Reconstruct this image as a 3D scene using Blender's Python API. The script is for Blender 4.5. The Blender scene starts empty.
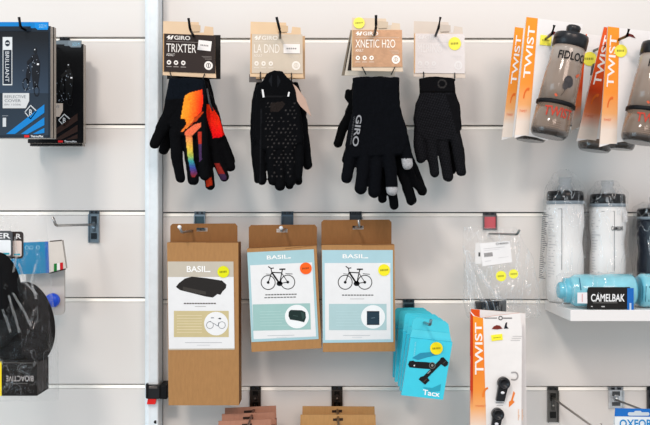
import bpy, bmesh, math, random
from mathutils import Vector, Matrix, noise, geometry

random.seed(7)
SC = bpy.context.scene
COL = SC.collection

# ------------------------------------------------------------------ camera
DC, S, CX, CY, EYE = 1.4, 0.00172, 325.0, 212.5, 1.5     # camera distance, metres per photo pixel at the wall
cam = bpy.data.cameras.new('camera'); camo = bpy.data.objects.new('camera', cam); COL.objects.link(camo)
camo.location = (0, -DC, EYE); camo.rotation_euler = (math.pi / 2, 0, 0)
cam.sensor_width = 36; cam.lens = 36 * DC / (650 * S); cam.clip_start = 0.02
SC.camera = camo

# ------------------------------------------------------------------ world, lights, exposure
w = bpy.data.worlds.new('world'); SC.world = w; w.use_nodes = True
wn = w.node_tree; bg = wn.nodes['Background']
bg.inputs['Color'].default_value = (0.85, 0.935, 1.0, 1); bg.inputs['Strength'].default_value = 0.98

def area(name, loc, target, sx, sy, power, col):
    l = bpy.data.lights.new(name, 'AREA'); l.shape = 'RECTANGLE'; l.size = sx; l.size_y = sy
    l.energy = power; l.color = col
    o = bpy.data.objects.new(name, l); COL.objects.link(o); o.location = loc
    o.rotation_euler = (Vector(target) - Vector(loc)).to_track_quat('-Z', 'Y').to_euler()
    return o
area('ceiling_light_warm', (0.75, -2.9, 2.85), (0.25, 0, 1.6), 1.1, 0.9, 31, (1, 0.77, 0.66))
area('ceiling_light_near', (-0.85, -2.3, 3.5), (-0.1, 0, 1.4), 0.5, 0.35, 41, (1, 0.90, 0.82))
area('window_light', (-3.0, -1.9, 1.3), (0.0, 0, 1.3), 1.6, 1.8, 30, (0.58, 0.84, 1))

vs = SC.view_settings
SC.display_settings.display_device = 'sRGB'
vs.view_transform = 'Standard'; vs.look = 'None'; vs.exposure = -0.20; vs.gamma = 1.0; vs.use_curve_mapping = False

# ------------------------------------------------------------------ helpers
def lin(c):
    c = [255 * (max(x, 0) / 255) ** 1.12 for x in c[:3]]
    return tuple(((x / 255) / 12.92 if x / 255 <= 0.04045 else ((x / 255 + 0.055) / 1.055) ** 2.4) for x in c[:3]) + (1.0,)

def kd(d): return S * (DC - d) / DC
def W(px, py, d=0.0):
    return Vector(((px - CX) * kd(d), -d, EYE - (py - CY) * kd(d)))

class Frame:
    """local coordinates of a thing whose base stands at photo point (ax, ay), d metres before the wall"""
    def __init__(s, ax, ay, d):
        s.ax, s.ay, s.d, s.k, s.o = ax, ay, d, kd(d), W(ax, ay, d)
    def __call__(s, a, b, off=0.0):
        return Vector(((a - s.ax) * s.k, -off, -(b - s.ay) * s.k))
    def w(s, a, b, d): return W(a, b, d) - s.o
    def inv(s, v): return (v.x / s.k + s.ax, s.ay - v.z / s.k)

def quad(mp, TL, TR, BR, BL):
    def q(u, v, off=0.0):
        a = (TL[0] * (1 - u) + TR[0] * u) * (1 - v) + (BL[0] * (1 - u) + BR[0] * u) * v
        b = (TL[1] * (1 - u) + TR[1] * u) * (1 - v) + (BL[1] * (1 - u) + BR[1] * u) * v
        return mp(a, b, off)
    return q

MATS = {}
def mat(name, rough=0.5, metal=0.0, nscale=200, namt=0.0, bump=0.0, bscale=400, coat=0.0, alpha=1.0,
        stretch=(1, 1, 1), aniso=0, spec=0.5, trans=0.0, sheen=0.0):
    m = bpy.data.materials.new(name); m.use_nodes = True; nt = m.node_tree; N = nt.nodes; L = nt.links
    p = N['Principled BSDF']
    p.inputs['Roughness'].default_value = rough; p.inputs['Metallic'].default_value = metal
    p.inputs['Coat Weight'].default_value = coat; p.inputs['Specular IOR Level'].default_value = spec
    p.inputs['Alpha'].default_value = alpha; p.inputs['Transmission Weight'].default_value = trans
    p.inputs['Sheen Weight'].default_value = sheen
    at = N.new('ShaderNodeAttribute'); at.attribute_name = 'Col'
    tc = N.new('ShaderNodeTexCoord'); mpn = N.new('ShaderNodeMapping'); mpn.inputs['Scale'].default_value = stretch
    L.new(tc.outputs['Object'], mpn.inputs['Vector'])
    nz = N.new('ShaderNodeTexNoise'); nz.inputs['Scale'].default_value = nscale; nz.inputs['Detail'].default_value = 3
    L.new(mpn.outputs[0], nz.inputs['Vector'])
    mr = N.new('ShaderNodeMapRange'); mr.inputs['From Min'].default_value = 0.3; mr.inputs['From Max'].default_value = 0.7
    mr.inputs['To Min'].default_value = 1 - namt; mr.inputs['To Max'].default_value = 1 + namt
    L.new(nz.outputs['Fac'], mr.inputs['Value'])
    mx = N.new('ShaderNodeVectorMath'); mx.operation = 'SCALE'
    L.new(at.outputs['Color'], mx.inputs[0]); L.new(mr.outputs[0], mx.inputs['Scale'])
    L.new(mx.outputs[0], p.inputs['Base Color'])
    if bump:
        n2 = N.new('ShaderNodeTexNoise'); n2.inputs['Scale'].default_value = bscale
        L.new(mpn.outputs[0], n2.inputs['Vector'])
        b = N.new('ShaderNodeBump'); b.inputs['Strength'].default_value = bump; b.inputs['Distance'].default_value = 0.001
        L.new(n2.outputs['Fac'], b.inputs['Height']); L.new(b.outputs[0], p.inputs['Normal'])
    MATS[name] = m
    return m

mat('laminate', 0.38, nscale=3, namt=0.015, bump=0.02, bscale=700, spec=0.4)
mat('print', 0.5, spec=0.2, nscale=60, namt=0.02)
mat('gloss', 0.25, nscale=60, namt=0.02, coat=0.08, spec=0.3)
mat('kraft', 0.75, nscale=260, namt=0.06, bump=0.15, bscale=500, stretch=(1, 1, 0.25), spec=0.25)
mat('fabric', 0.9, nscale=500, namt=0.25, bump=0.5, bscale=1500, spec=0.05)
mat('rubber', 0.55, spec=0.2, nscale=300, namt=0.1, bump=0.1)
mat('soft', 0.85, nscale=300, namt=0.1, spec=0.15)
mat('plastic', 0.3, spec=0.35, nscale=100, namt=0.03)
mat('metal', 0.28, metal=0.9, nscale=40, namt=0.12, stretch=(1, 1, 8), bump=0.1, bscale=200)
mat('brushed', 0.45, metal=0.15, nscale=6, namt=0.10, stretch=(1.2, 1, 30))
mat('foil', 0.34, metal=0.5, nscale=140, namt=0.10, bump=0.12, bscale=260)
mat('smoke', 0.12, nscale=20, namt=0.04, alpha=0.74, coat=0.4)
mat('frost', 0.35, nscale=20, namt=0.02, alpha=0.97)
mat('clear', 0.1, nscale=20, namt=0.02, alpha=0.35, coat=0.5)
mat('aqua', 0.15, nscale=40, namt=0.12, alpha=0.80, coat=0.5)

def film(name, base, amt, crease=0.25, tint=(0.93, 0.95, 0.97)):
    m = bpy.data.materials.new(name); m.use_nodes = True; nt = m.node_tree; N = nt.nodes; L = nt.links
    N.remove(N['Principled BSDF']); out = N['Material Output']
    tr = N.new('ShaderNodeBsdfTransparent'); tr.inputs['Color'].default_value = (0.985, 0.985, 0.985, 1)
    gl = N.new('ShaderNodeBsdfGlossy'); gl.inputs['Roughness'].default_value = 0.12; gl.inputs['Color'].default_value = (1, 1, 1, 1)
    df = N.new('ShaderNodeBsdfDiffuse'); df.inputs['Color'].default_value = (*tint, 1)
    tl = N.new('ShaderNodeBsdfTranslucent'); tl.inputs['Color'].default_value = (*tint, 1)
    a = N.new('ShaderNodeMixShader'); a.inputs[0].default_value = 0.5; L.new(df.outputs[0], a.inputs[1]); L.new(tl.outputs[0], a.inputs[2])
    g = N.new('ShaderNodeMixShader'); g.inputs[0].default_value = 0.55; L.new(a.outputs[0], g.inputs[1]); L.new(gl.outputs[0], g.inputs[2])
    lw = N.new('ShaderNodeLayerWeight'); lw.inputs['Blend'].default_value = 0.35
    tc = N.new('ShaderNodeTexCoord'); nz = N.new('ShaderNodeTexNoise'); nz.inputs['Scale'].default_value = 55
    nz.inputs['Detail'].default_value = 5; nz.inputs['Distortion'].default_value = 2.5
    mp_ = N.new('ShaderNodeMapping'); mp_.inputs['Scale'].default_value = (1.6, 1, 0.45)
    L.new(tc.outputs['Object'], mp_.inputs['Vector']); L.new(mp_.outputs[0], nz.inputs['Vector'])
    b = N.new('ShaderNodeBump'); b.inputs['Strength'].default_value = 0.9; b.inputs['Distance'].default_value = 0.004
    L.new(nz.outputs['Fac'], b.inputs['Height'])
    L.new(b.outputs[0], gl.inputs['Normal']); L.new(b.outputs[0], lw.inputs['Normal'])
    pw = N.new('ShaderNodeMath'); pw.operation = 'POWER'; pw.inputs[1].default_value = 2.4; L.new(lw.outputs['Facing'], pw.inputs[0])
    # thin whitened creases of the plastic
    n3 = N.new('ShaderNodeTexNoise'); n3.inputs['Scale'].default_value = 26; n3.inputs['Detail'].default_value = 2; n3.inputs['Distortion'].default_value = 1.2
    L.new(mp_.outputs[0], n3.inputs['Vector'])
    s1 = N.new('ShaderNodeMath'); s1.operation = 'SUBTRACT'; s1.inputs[1].default_value = 0.5; L.new(n3.outputs['Fac'], s1.inputs[0])
    s2 = N.new('ShaderNodeMath'); s2.operation = 'ABSOLUTE'; L.new(s1.outputs[0], s2.inputs[0])
    s3 = N.new('ShaderNodeMapRange'); s3.inputs['From Min'].default_value = 0.0; s3.inputs['From Max'].default_value = 0.016
    s3.inputs['To Min'].default_value = crease; s3.inputs['To Max'].default_value = 0.0; L.new(s2.outputs[0], s3.inputs['Value'])
    ad = N.new('ShaderNodeMath'); ad.operation = 'MULTIPLY_ADD'; L.new(pw.outputs[0], ad.inputs[0]); ad.inputs[1].default_value = amt; L.new(s3.outputs[0], ad.inputs[2])
    ma = N.new('ShaderNodeMath'); ma.operation = 'MULTIPLY_ADD'; L.new(ad.outputs[0], ma.inputs[0])
    ma.inputs[1].default_value = 1.0; ma.inputs[2].default_value = base; ma.use_clamp = True
    mx = N.new('ShaderNodeMixShader'); L.new(ma.outputs[0], mx.inputs[0]); L.new(tr.outputs[0], mx.inputs[1]); L.new(g.outputs[0], mx.inputs[2])
    L.new(mx.outputs[0], out.inputs['Surface'])
    MATS[name] = m
film('film', 0.0, 0.26, 0.42)
film('film_thin', 0.03, 0.50, 0.45)
film('film_clear', 0.018, 0.22, 0.14)
film('film_fold_glint', 0.30, 0.5, 0.2)  # whitish film for fold ribbons that carry painted-in glints

TEXT = {}
def text_tris(s, bold):
    key = (s, bold)
    if key not in TEXT:
        cu = bpy.data.curves.new('t', 'FONT'); cu.body = s; cu.resolution_u = 4; cu.offset = 0.018 if bold else 0.0
        o = bpy.data.objects.new('t', cu); COL.objects.link(o)
        dg = bpy.context.evaluated_depsgraph_get(); me = bpy.data.meshes.new_from_object(o.evaluated_get(dg))
        vs_ = [tuple(v.co[:2]) for v in me.vertices]; fs = [tuple(p.vertices) for p in me.polygons]
        x0 = min(v[0] for v in vs_); x1 = max(v[0] for v in vs_); y0 = min(v[1] for v in vs_); y1 = max(v[1] for v in vs_)
        vs_ = [((x - x0) / (x1 - x0), 1 - (y - y0) / (y1 - y0)) for x, y in vs_]
        bpy.data.objects.remove(o); bpy.data.curves.remove(cu); bpy.data.meshes.remove(me)
        TEXT[key] = (vs_, fs)
    return TEXT[key]

class MB:
    def __init__(s): s.v, s.f, s.c, s.m, s.sm, s.mats = [], [], [], [], [], []
    def add(s, vs_, fs, col, m='print', smooth=False, cols=None):
        if m not in s.mats: s.mats.append(m)
        n = len(s.v); s.v += [Vector(v) for v in vs_]
        for f in fs:
            s.f.append([i + n for i in f]); s.m.append(s.mats.index(m)); s.sm.append(smooth)
            s.c.append([lin(cols[i]) for i in f] if cols else [lin(col)] * len(f))
        return s
    # --- flat prints on a mapper
    def poly(s, mp, pts, off, col, m='print', cols=None):
        s.add([mp(a, b, off) for a, b in pts], [list(range(len(pts)))], col, m, cols=cols); return s
    def rect(s, mp, a0, b0, a1, b1, off, col, m='print', cols=None, n=1):
        for i in range(n):
            x0 = a0 + (a1 - a0) * i / n; x1 = a0 + (a1 - a0) * (i + 1) / n
            s.poly(mp, [(x0, b0), (x1, b0), (x1, b1), (x0, b1)], off, col, m, cols)
        return s
    def disc(s, mp, a, b, ra, rb, off, col, m='print', n=28, ang=0):
        ca, sa = math.cos(ang), math.sin(ang); pts = []
        for i in range(n):
            t = 2 * math.pi * i / n; x, y = ra * math.cos(t), rb * math.sin(t); pts.append((a + x * ca - y * sa, b + x * sa + y * ca))
        return s.poly(mp, pts, off, col, m)
    def ring(s, mp, a, b, r, wd, off, col, n=32, t0=0, t1=2 * math.pi, ry=None):
        ry = ry or r
        pts = [(a + r * math.cos(t0 + (t1 - t0) * i / n), b + ry * math.sin(t0 + (t1 - t0) * i / n)) for i in range(n + 1)]
        return s.line(mp, pts, wd, off, col)
    def line(s, mp, pts, wd, off, col, m='print'):
        for (a, b), (c, d) in zip(pts, pts[1:]):
            l = math.hypot(c - a, d - b) or 1; nx, ny = -(d - b) / l * wd / 2, (c - a) / l * wd / 2
            s.poly(mp, [(a + nx, b + ny), (c + nx, d + ny), (c - nx, d - ny), (a - nx, b - ny)], off, col, m)
        return s
    def text(s, mp, t, box, off, col, bold=False, m='print'):
        vs_, fs = text_tris(t, bold); a0, b0, a1, b1 = box
        s.add([mp(a0 + (a1 - a0) * u, b0 + (b1 - b0) * v, off) for u, v in vs_], fs, col, m); return s
    # --- solids
    def prism(s, mp, pts, o0, o1, col, m='print', side=None, cols=None):
        n = len(pts); vs_ = [mp(a, b, o1) for a, b in pts] + [mp(a, b, o0) for a, b in pts]
        s.add(vs_, [list(range(n)), list(range(2 * n - 1, n - 1, -1))], col, m, cols=(cols * 2 if cols else None))
        s.add(vs_, [[i, i + n, (i + 1) % n + n, (i + 1) % n] for i in range(n)], side or col, m); return s
    def box(s, mp, a0, b0, a1, b1, o0, o1, col, m='print', side=None):
        return s.prism(mp, [(a0, b0), (a1, b0), (a1, b1), (a0, b1)], o0, o1, col, m, side)
    def rbox(s, mp, a0, b0, a1, b1, o0, o1, col, m, bev=0.001, seg=2):
        bm = bmesh.new(); vv = [bm.verts.new(mp(a, b, o)) for o in (o0, o1) for a, b in ((a0, b0), (a1, b0), (a1, b1), (a0, b1))]
        for f in ((0, 1, 2, 3), (7, 6, 5, 4), (0, 4, 5, 1), (1, 5, 6, 2), (2, 6, 7, 3), (3, 7, 4, 0)): bm.faces.new([vv[i] for i in f])
        bmesh.ops.recalc_face_normals(bm, faces=bm.faces)
        bmesh.ops.bevel(bm, geom=bm.edges[:], offset=bev, segments=seg, affect='EDGES', profile=0.5)
        bm.verts.index_update()
        bm.faces.index_update()
        fs_ = sorted(bm.faces, key=lambda f: -f.calc_area()); vv = [v.co.copy() for v in bm.verts]
        s.add(vv, [[v.index for v in f.verts] for f in fs_[:6]], col, m, False)
        s.add(vv, [[v.index for v in f.verts] for f in fs_[6:]], col, m, True); bm.free(); return s
    def tube(s, pts, r, col, m='metal', seg=10, r1=None):
        pts = [Vector(p) for p in pts]; rings = []; n = len(pts); vs_ = []
        for i, p in enumerate(pts):
            t = (pts[min(i + 1, n - 1)] - pts[max(i - 1, 0)]).normalized()
            up = Vector((0, 0, 1)) if abs(t.z) < 0.9 else Vector((1, 0, 0))
            a = t.cross(up).normalized(); b = t.cross(a)
            rr = r if r1 is None else r + (r1 - r) * i / (n - 1)
            vs_ += [p + (a * math.cos(2 * math.pi * k / seg) + b * math.sin(2 * math.pi * k / seg)) * rr for k in range(seg)]
        fs = [[i * seg + k, i * seg + (k + 1) % seg, (i + 1) * seg + (k + 1) % seg, (i + 1) * seg + k] for i in range(n - 1) for k in range(seg)]
        fs += [list(range(seg)), list(range((n - 1) * seg, n * seg))]
        s.add(vs_, fs, col, m, True); return s
    def lathe(s, prof, M, m='plastic', seg=48):
        """prof: (radius, height, colour) rows; M places the axis"""
        vs_, cl = [], []
        for r, h, c in prof:
            for k in range(seg):
                t = 2 * math.pi * k / seg; vs_.append(M @ Vector((r * math.cos(t), r * math.sin(t), h))); cl.append(c)
        n = len(prof)
        fs = [[i * seg + k, i * seg + (k + 1) % seg, (i + 1) * seg + (k + 1) % seg, (i + 1) * seg + k] for i in range(n - 1) for k in range(seg)]
        s.add(vs_, fs, None, m, True, cols=cl)
        s.add([vs_[k] for k in range(seg)], [list(range(seg))], prof[0][2], m)
        s.add([vs_[(n - 1) * seg + k] for k in range(seg)], [list(range(seg))], prof[-1][2], m); return s
    def ell(s, c, r, col, m, M=None, seg=24):
        vs_, fs = [], []
        for i in range(seg // 2 + 1):
            ph = math.pi * i / (seg // 2)
            for k in range(seg):
                t = 2 * math.pi * k / seg
                p = Vector((r[0] * math.sin(ph) * math.cos(t), r[1] * math.sin(ph) * math.sin(t), r[2] * math.cos(ph)))
                vs_.append(Vector(c) + (M @ p if M else p))
        for i in range(seg // 2):
            for k in range(seg): fs.append([i * seg + k, i * seg + (k + 1) % seg, (i + 1) * seg + (k + 1) % seg, (i + 1) * seg + k])
        s.add(vs_, fs, col, m, True); return s
    def build(s, name, parent=None, loc=None, **props):
        me = bpy.data.meshes.new(name); me.from_pydata([tuple(v) for v in s.v], [], s.f)
        for mn in s.mats: me.materials.append(MATS[mn])
        ca = me.color_attributes.new('Col', 'FLOAT_COLOR', 'CORNER'); i = 0
        for pi, p in enumerate(me.polygons):
            p.material_index = s.m[pi]; p.use_smooth = s.sm[pi]
            for c in s.c[pi]: ca.data[i].color = c; i += 1
        bm = bmesh.new(); bm.from_mesh(me)
        if any(s.sm):
            bmesh.ops.remove_doubles(bm, verts=bm.verts, dist=1e-6)
        bmesh.ops.recalc_face_normals(bm, faces=bm.faces); bm.to_mesh(me); bm.free()
        me.validate()
        o = bpy.data.objects.new(name, me); COL.objects.link(o)
        if parent: o.parent = parent
        if loc is not None: o.location = loc
        for k, v in props.items(): o[k] = v
        return o

def thing(name, F, label, cat, group=None):
    o = bpy.data.objects.new(name, None); COL.objects.link(o); o.location = F.o; o.empty_display_size = 0.02
    o['label'] = label; o['category'] = cat
    if group: o['group'] = group
    return o

def axis_matrix(p0, p1):
    z = (Vector(p1) - Vector(p0)).normalized(); x = z.cross(Vector((0, 1, 0))).normalized(); y = z.cross(x)
    # columns: x, y, z with -y towards the room
    M = Matrix((x, y, z)).transposed().to_4x4(); M.translation = Vector(p0); return M

def rounded(a0, b0, a1, b1, r, n=5):
    pts = []
    for cx, cy, t0 in ((a1 - r, b0 + r, -90), (a1 - r, b1 - r, 0), (a0 + r, b1 - r, 90), (a0 + r, b0 + r, 180)):
        for i in range(n + 1):
            t = math.radians(t0 + 90 * i / n); pts.append((cx + r * math.cos(t), cy + r * math.sin(t)))
    return pts

# ------------------------------------------------------------------ the wall: slatted panels, groove strips, post
LAM = (227, 223, 219)
def ident(a, b, off=0.0): return Vector((a, -off, b))
wall = MB(); strip = MB()
G = 0.0084
rows_r = [EYE + (CY - (40.4 + 87.05 * i)) * S for i in range(-6, 11)]
rows_l = [EYE + (CY - (39.4 + 86.75 * i)) * S for i in range(-6, 11)]
XL = (-1.35, W(147, 0).x); XR = (W(163, 0).x, 1.35)
for (x0, x1), rows in ((XL, rows_l), (XR, rows_r)):
    for i, z in enumerate(rows):
        top = z - G / 2
        bot = rows[i + 1] + G / 2 if i + 1 < len(rows) else 0.0
        wall.rbox(ident, x0, top, x1, bot, -0.018, 0.0, LAM, 'laminate', 0.0006, 1)
        # aluminium insert: back, upper lip, lower lip
        strip.box(ident, x0, z + G / 2 + 0.003, x1, z - G / 2 - 0.003, -0.0185, -0.013, (120, 122, 124), 'brushed')
        a_, c_ = z - G / 2 + 0.0064, z - G / 2 + 0.0006
        pf = [(-0.0130, a_), (-0.0040, a_), (-0.0010, c_ + 0.0006), (-0.0010, c_), (-0.0130, c_)]
        strip.add([Vector((x, -o, zz)) for x in (x0, x1) for o, zz in pf], [[k, (k + 1) % 5, (k + 1) % 5 + 5, k + 5] for k in range(5)] + [list(range(5)), list(range(5, 10))], (250, 248, 242), 'brushed')
    wall.box(ident, x0, rows[0] + G / 2, x1, rows[0] + 0.12, -0.018, 0.0, LAM, 'laminate')
wall.box(ident, -1.35, 0.0, 1.35, rows_r[0] + 0.12, -0.030, -0.0190, (150, 150, 150), 'laminate')
wo = wall.build('wall_back', kind='structure')
strip.build('groove_strip', wo, kind='structure')
fl = MB(); fl.box(ident, -3, 0.0, 3, -0.02, -0.03, 3.0, (150, 143, 135), 'laminate'); fl.build('floor', kind='structure')

post = MB(); WH = (232, 239, 243)
x0, x1 = W(147.5, 0, .02).x, W(158.3, 0, 0.036).x
pr = [(x0 - .002, 0.001), (x0 - .002, 0.030), (x0 + 0.001, 0.034), (x0 + 0.004, 0.036), (x1 - 0.001, 0.036), (x1, 0.035), (x1, 0.001)]
n = len(pr); z0, z1 = 0.001, 2.6
vs_ = [Vector((x, -y, z)) for z in (z0, z1) for x, y in pr]
post.add(vs_, [[i, (i + 1) % n, (i + 1) % n + n, i + n] for i in range(n)] + [list(range(n)), list(range(n, 2 * n))], WH, 'plastic')
F = Frame(156, 422, 0.0362)
for py in (422, 535, 309 - 400): post.disc(lambda a, b, off=0: F.o + F(a, b, off), 155.5, py, 1.7, 1.7, 0.0002, (25, 25, 28))
for xx in (x0 + 0.0065, x1 - 0.003):
    post.box(ident, xx, 0.001, xx + 0.0008, 2.6, 0.036, 0.0366, (236, 240, 242), 'plastic')
post.build('trim_1', kind='structure')

# strap clamp on the post
F = Frame(157, 400, 0.037); t = thing('strap_clamp', F, 'black plastic strap clamp with a red tab round the white upright post', 'clamp')
b = MB(); b.rbox(F, 147.2, 384, 161, 398, 0.0005, 0.008, (22, 23, 26), 'plastic', 0.0015)
b.rbox(F, 159.5, 384.5, 168, 398.5, -0.034, 0.006, (18, 18, 21), 'rubber', 0.002)
b.rbox(F, 147, 382.5, 149, 397, 0.002, 0.011, (30, 30, 33), 'plastic', 0.0008)
b.build('clamp_body', t)
b = MB(); b.rbox(F, 150, 385.3, 158.5, 387.4, 0.008, 0.0095, (120, 112, 108), 'metal', 0.0003); b.build('buckle', t)
b = MB(); b.prism(F, [(148.7, 397.5), (157, 397.5), (156, 403.5), (147.6, 403.5)], 0.002, 0.006, (226, 30, 22), 'plastic'); b.build('release_tab', t)

# ------------------------------------------------------------------ wall hooks
def hook(rx, gy, tip, L, label, br=(10, 30), col=(120, 128, 136), face=None, mid=None, r=0.0021, up=0.012, start=12, tipcol=None,
         pcol=None, up_px=None, kind='display_hook', m='metal', group=None, thick=0.003):
    F = Frame(rx, gy, 0.0)
    t = thing(kind, F, label, 'hook', group)
    b = MB(); hw = br[0] / 2
    b.box(F, rx - hw, gy + 1.5, rx + hw, gy + br[1], 0.0004, thick, col, m)
    b.box(F, rx - hw, gy + 1.5, rx - hw + 0.9, gy + br[1], thick, thick + 0.004, col, m)
    b.box(F, rx + hw - 0.9, gy + 1.5, rx + hw, gy + br[1], thick, thick + 0.004, col, m)
    b.box(F, rx - hw, gy - 1.9, rx + hw, gy + 1.8, 0.0004, 0.0016, tuple(int(x * .7) for x in col), m)
    for s_ in (-0.62, 0.2): b.box(F, rx + hw * s_, gy - 1.4, rx + hw * (s_ + 0.42), gy + 0.6, 0.0017, 0.004, (60, 62, 66), m)
    if not face and br[1] > 18:
        k_ = tuple(int(x * .45) for x in col); h_ = br[1]
        b.rbox(F, rx - hw * .5, gy + h_ * .12, rx + hw * .5, gy + h_ * .36, thick, thick + .0016, k_, m, .0005)
        b.rbox(F, rx - hw * .28, gy + h_ * .30, rx + hw * .28, gy + h_ * .64, thick, thick + .0024, tuple(int(x * .8) for x in col), m, .0007)
        b.rbox(F, rx - hw * .55, gy + h_ * .68, rx + hw * .55, gy + h_ * .88, thick, thick + .0014, k_, m, .0005)
        b.ell(F(rx, gy + h_ * .5, thick + .002), (.0022, .0016, .0022), tuple(min(255, int(x * 1.3)) for x in col), m)
    b.build('bracket', t)
    if face:
        b = MB(); b.rect(F, rx - hw + 1, gy + 3, rx + hw - 1, gy + br[1] - 1.5, thick + 0.0004, face, 'gloss'); b.build('bracket_label', t)
    b = MB(); p0 = F.w(rx, gy + start, 0.004); p1 = F.w(tip[0], tip[1], L)
    pts = [p0]
    if mid: pts.append(F.w(*mid))
    pts.append(p1 - (p1 - pts[-1]).normalized() * 0.004)
    if up:
        ux, uy = up_px or (-3, -9)
        e = F.w(tip[0] + ux, tip[1] + uy, L + 0.004)
        pts += [p1 + (e - p1) * 0.12, e]
    b.tube(pts, r, pcol or col, m, 10); b.build('prong', t)
    if tipcol:
        b = MB(); b.ell(pts[-1], (r * 1.5,) * 3, tipcol, 'plastic'); b.build('end_cap', t)
    return t

hook(65, 39.4, (20.5, 27), 0.185, 'dark hook carrying the reflective cover boxes at the top corner', br=(10, 26), col=(70, 72, 76), pcol=(40, 40, 42), up_px=(-1.5, -10))
hook(94.5, 212.6, (56, 225.5), 0.20, 'empty steel hook between the insole pack and the white post', br=(10.5, 30), col=(136, 150, 160), pcol=(180, 178, 176), up_px=(-3.5, -8.5), start=12)
hook(202, 40.4, (190, 29), 0.15, 'black hook holding the orange and black gloves', col=(70, 70, 74), pcol=(30, 30, 32), up_px=(-1.5, -11), br=(10, 24))
hook(280, 40.4, (280, 31), 0.15, 'black hook holding the dotted-palm gloves on a beige card', col=(70, 70, 74), pcol=(30, 30, 32), up_px=(-3.5, -14), br=(10, 24))
hook(371, 40.4, (376, 27), 0.17, 'black hook holding the gloves on the copper card', col=(70, 70, 74), pcol=(30, 30, 32), up_px=(0, -12), br=(10, 24))
hook(429, 40.4, (438.5, 28), 0.12, 'black hook holding the textured gloves on the silver card', col=(70, 70, 74), pcol=(30, 30, 32), up_px=(2, -11), br=(10, 24))
hook(200, 213.3, (182, 232.5), 0.12, 'steel hook above the box with the tan label', br=(11, 17), col=(150, 164, 174), face=(64, 92, 104), pcol=(170, 172, 175), up_px=(-2.5, -5.5), start=16, tipcol=(235, 235, 235))
hook(287.5, 213.3, (281.5, 231), 0.12, 'steel hook through the box with the orange sticker', br=(12, 14), col=(90, 104, 116), pcol=(160, 164, 168), up_px=(-0.5, -3), start=14, tipcol=(220, 222, 225), face=(74, 88, 100))
hook(355.5, 213.3, (359, 227), 0.12, 'steel hook through the light blue bike cover box with the yellow sticker', br=(12, 14), col=(80, 84, 88), pcol=(180, 180, 180), up_px=(0, -7), start=14)
hook(408.5, 300.8, (430, 325), 0.235, 'steel hook carrying the turquoise boxes', br=(11, 17), col=(110, 122, 128), pcol=(120, 150, 160), up_px=(1, -5), face=(36, 52, 62), start=16)
hook(489.5, 213.8, (517, 234.5), 0.16, 'steel hook with a red label on its bracket above the clear bag', br=(13.5, 16), col=(120, 116, 116), face=(206, 100, 108), pcol=(128, 134, 132), up_px=(2.5, -4.5), start=20, r=0.0018)
hook(485, 300.8, (505, 322), 0.14, 'dark hook behind the orange and white connector card', br=(11, 18), col=(60, 62, 66), pcol=(60, 60, 62), up_px=(1, -6))
hook(528, 40.4, (552, 34), 0.215, 'black hook of the hanging smoke-grey bottle beside its orange strip', col=(90, 90, 94), pcol=(28, 28, 32), up_px=(2.5, -9), br=(10, 22))
hook(590, 40.4, (627, 36), 0.215, 'black hook of the smoke-grey bottle at the edge of the photo', col=(120, 122, 126), pcol=(30, 26, 28), up_px=(2, -7), br=(10, 22))
hook(552.5, 388.6, (600, 432), 0.22, 'bare steel hook slanting down below the white shelf', br=(11, 33), col=(124, 120, 116), pcol=(196, 190, 184), start=9, up_px=(1, -8), r=0.0019)
hook(615.5, 388.6, (666, 419), 0.22, 'steel hook with a square bracket above the blue-topped packet', br=(15, 19), col=(226, 228, 230), pcol=(140, 138, 134), start=11, up_px=(2, -8), r=0.0018)
hook(652, 388.6, (708, 430), 0.2, 'dark hook bracket cut by the frame under the shelf end', br=(11, 22), col=(76, 76, 80), pcol=(120, 120, 120), start=9)
hook(255.5, 388.2, (247, 429), 0.165, 'dark hook above the rose-brown packets', br=(11, 19.5), col=(84, 76, 70), pcol=(130, 110, 100), start=17, up_px=(-.5, -3))
hook(337, 388.2, (339, 432), 0.165, 'dark hook above the kraft packets', br=(11, 19.5), col=(84, 76, 70), pcol=(130, 115, 100), start=16, up_px=(0, -3))

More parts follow.
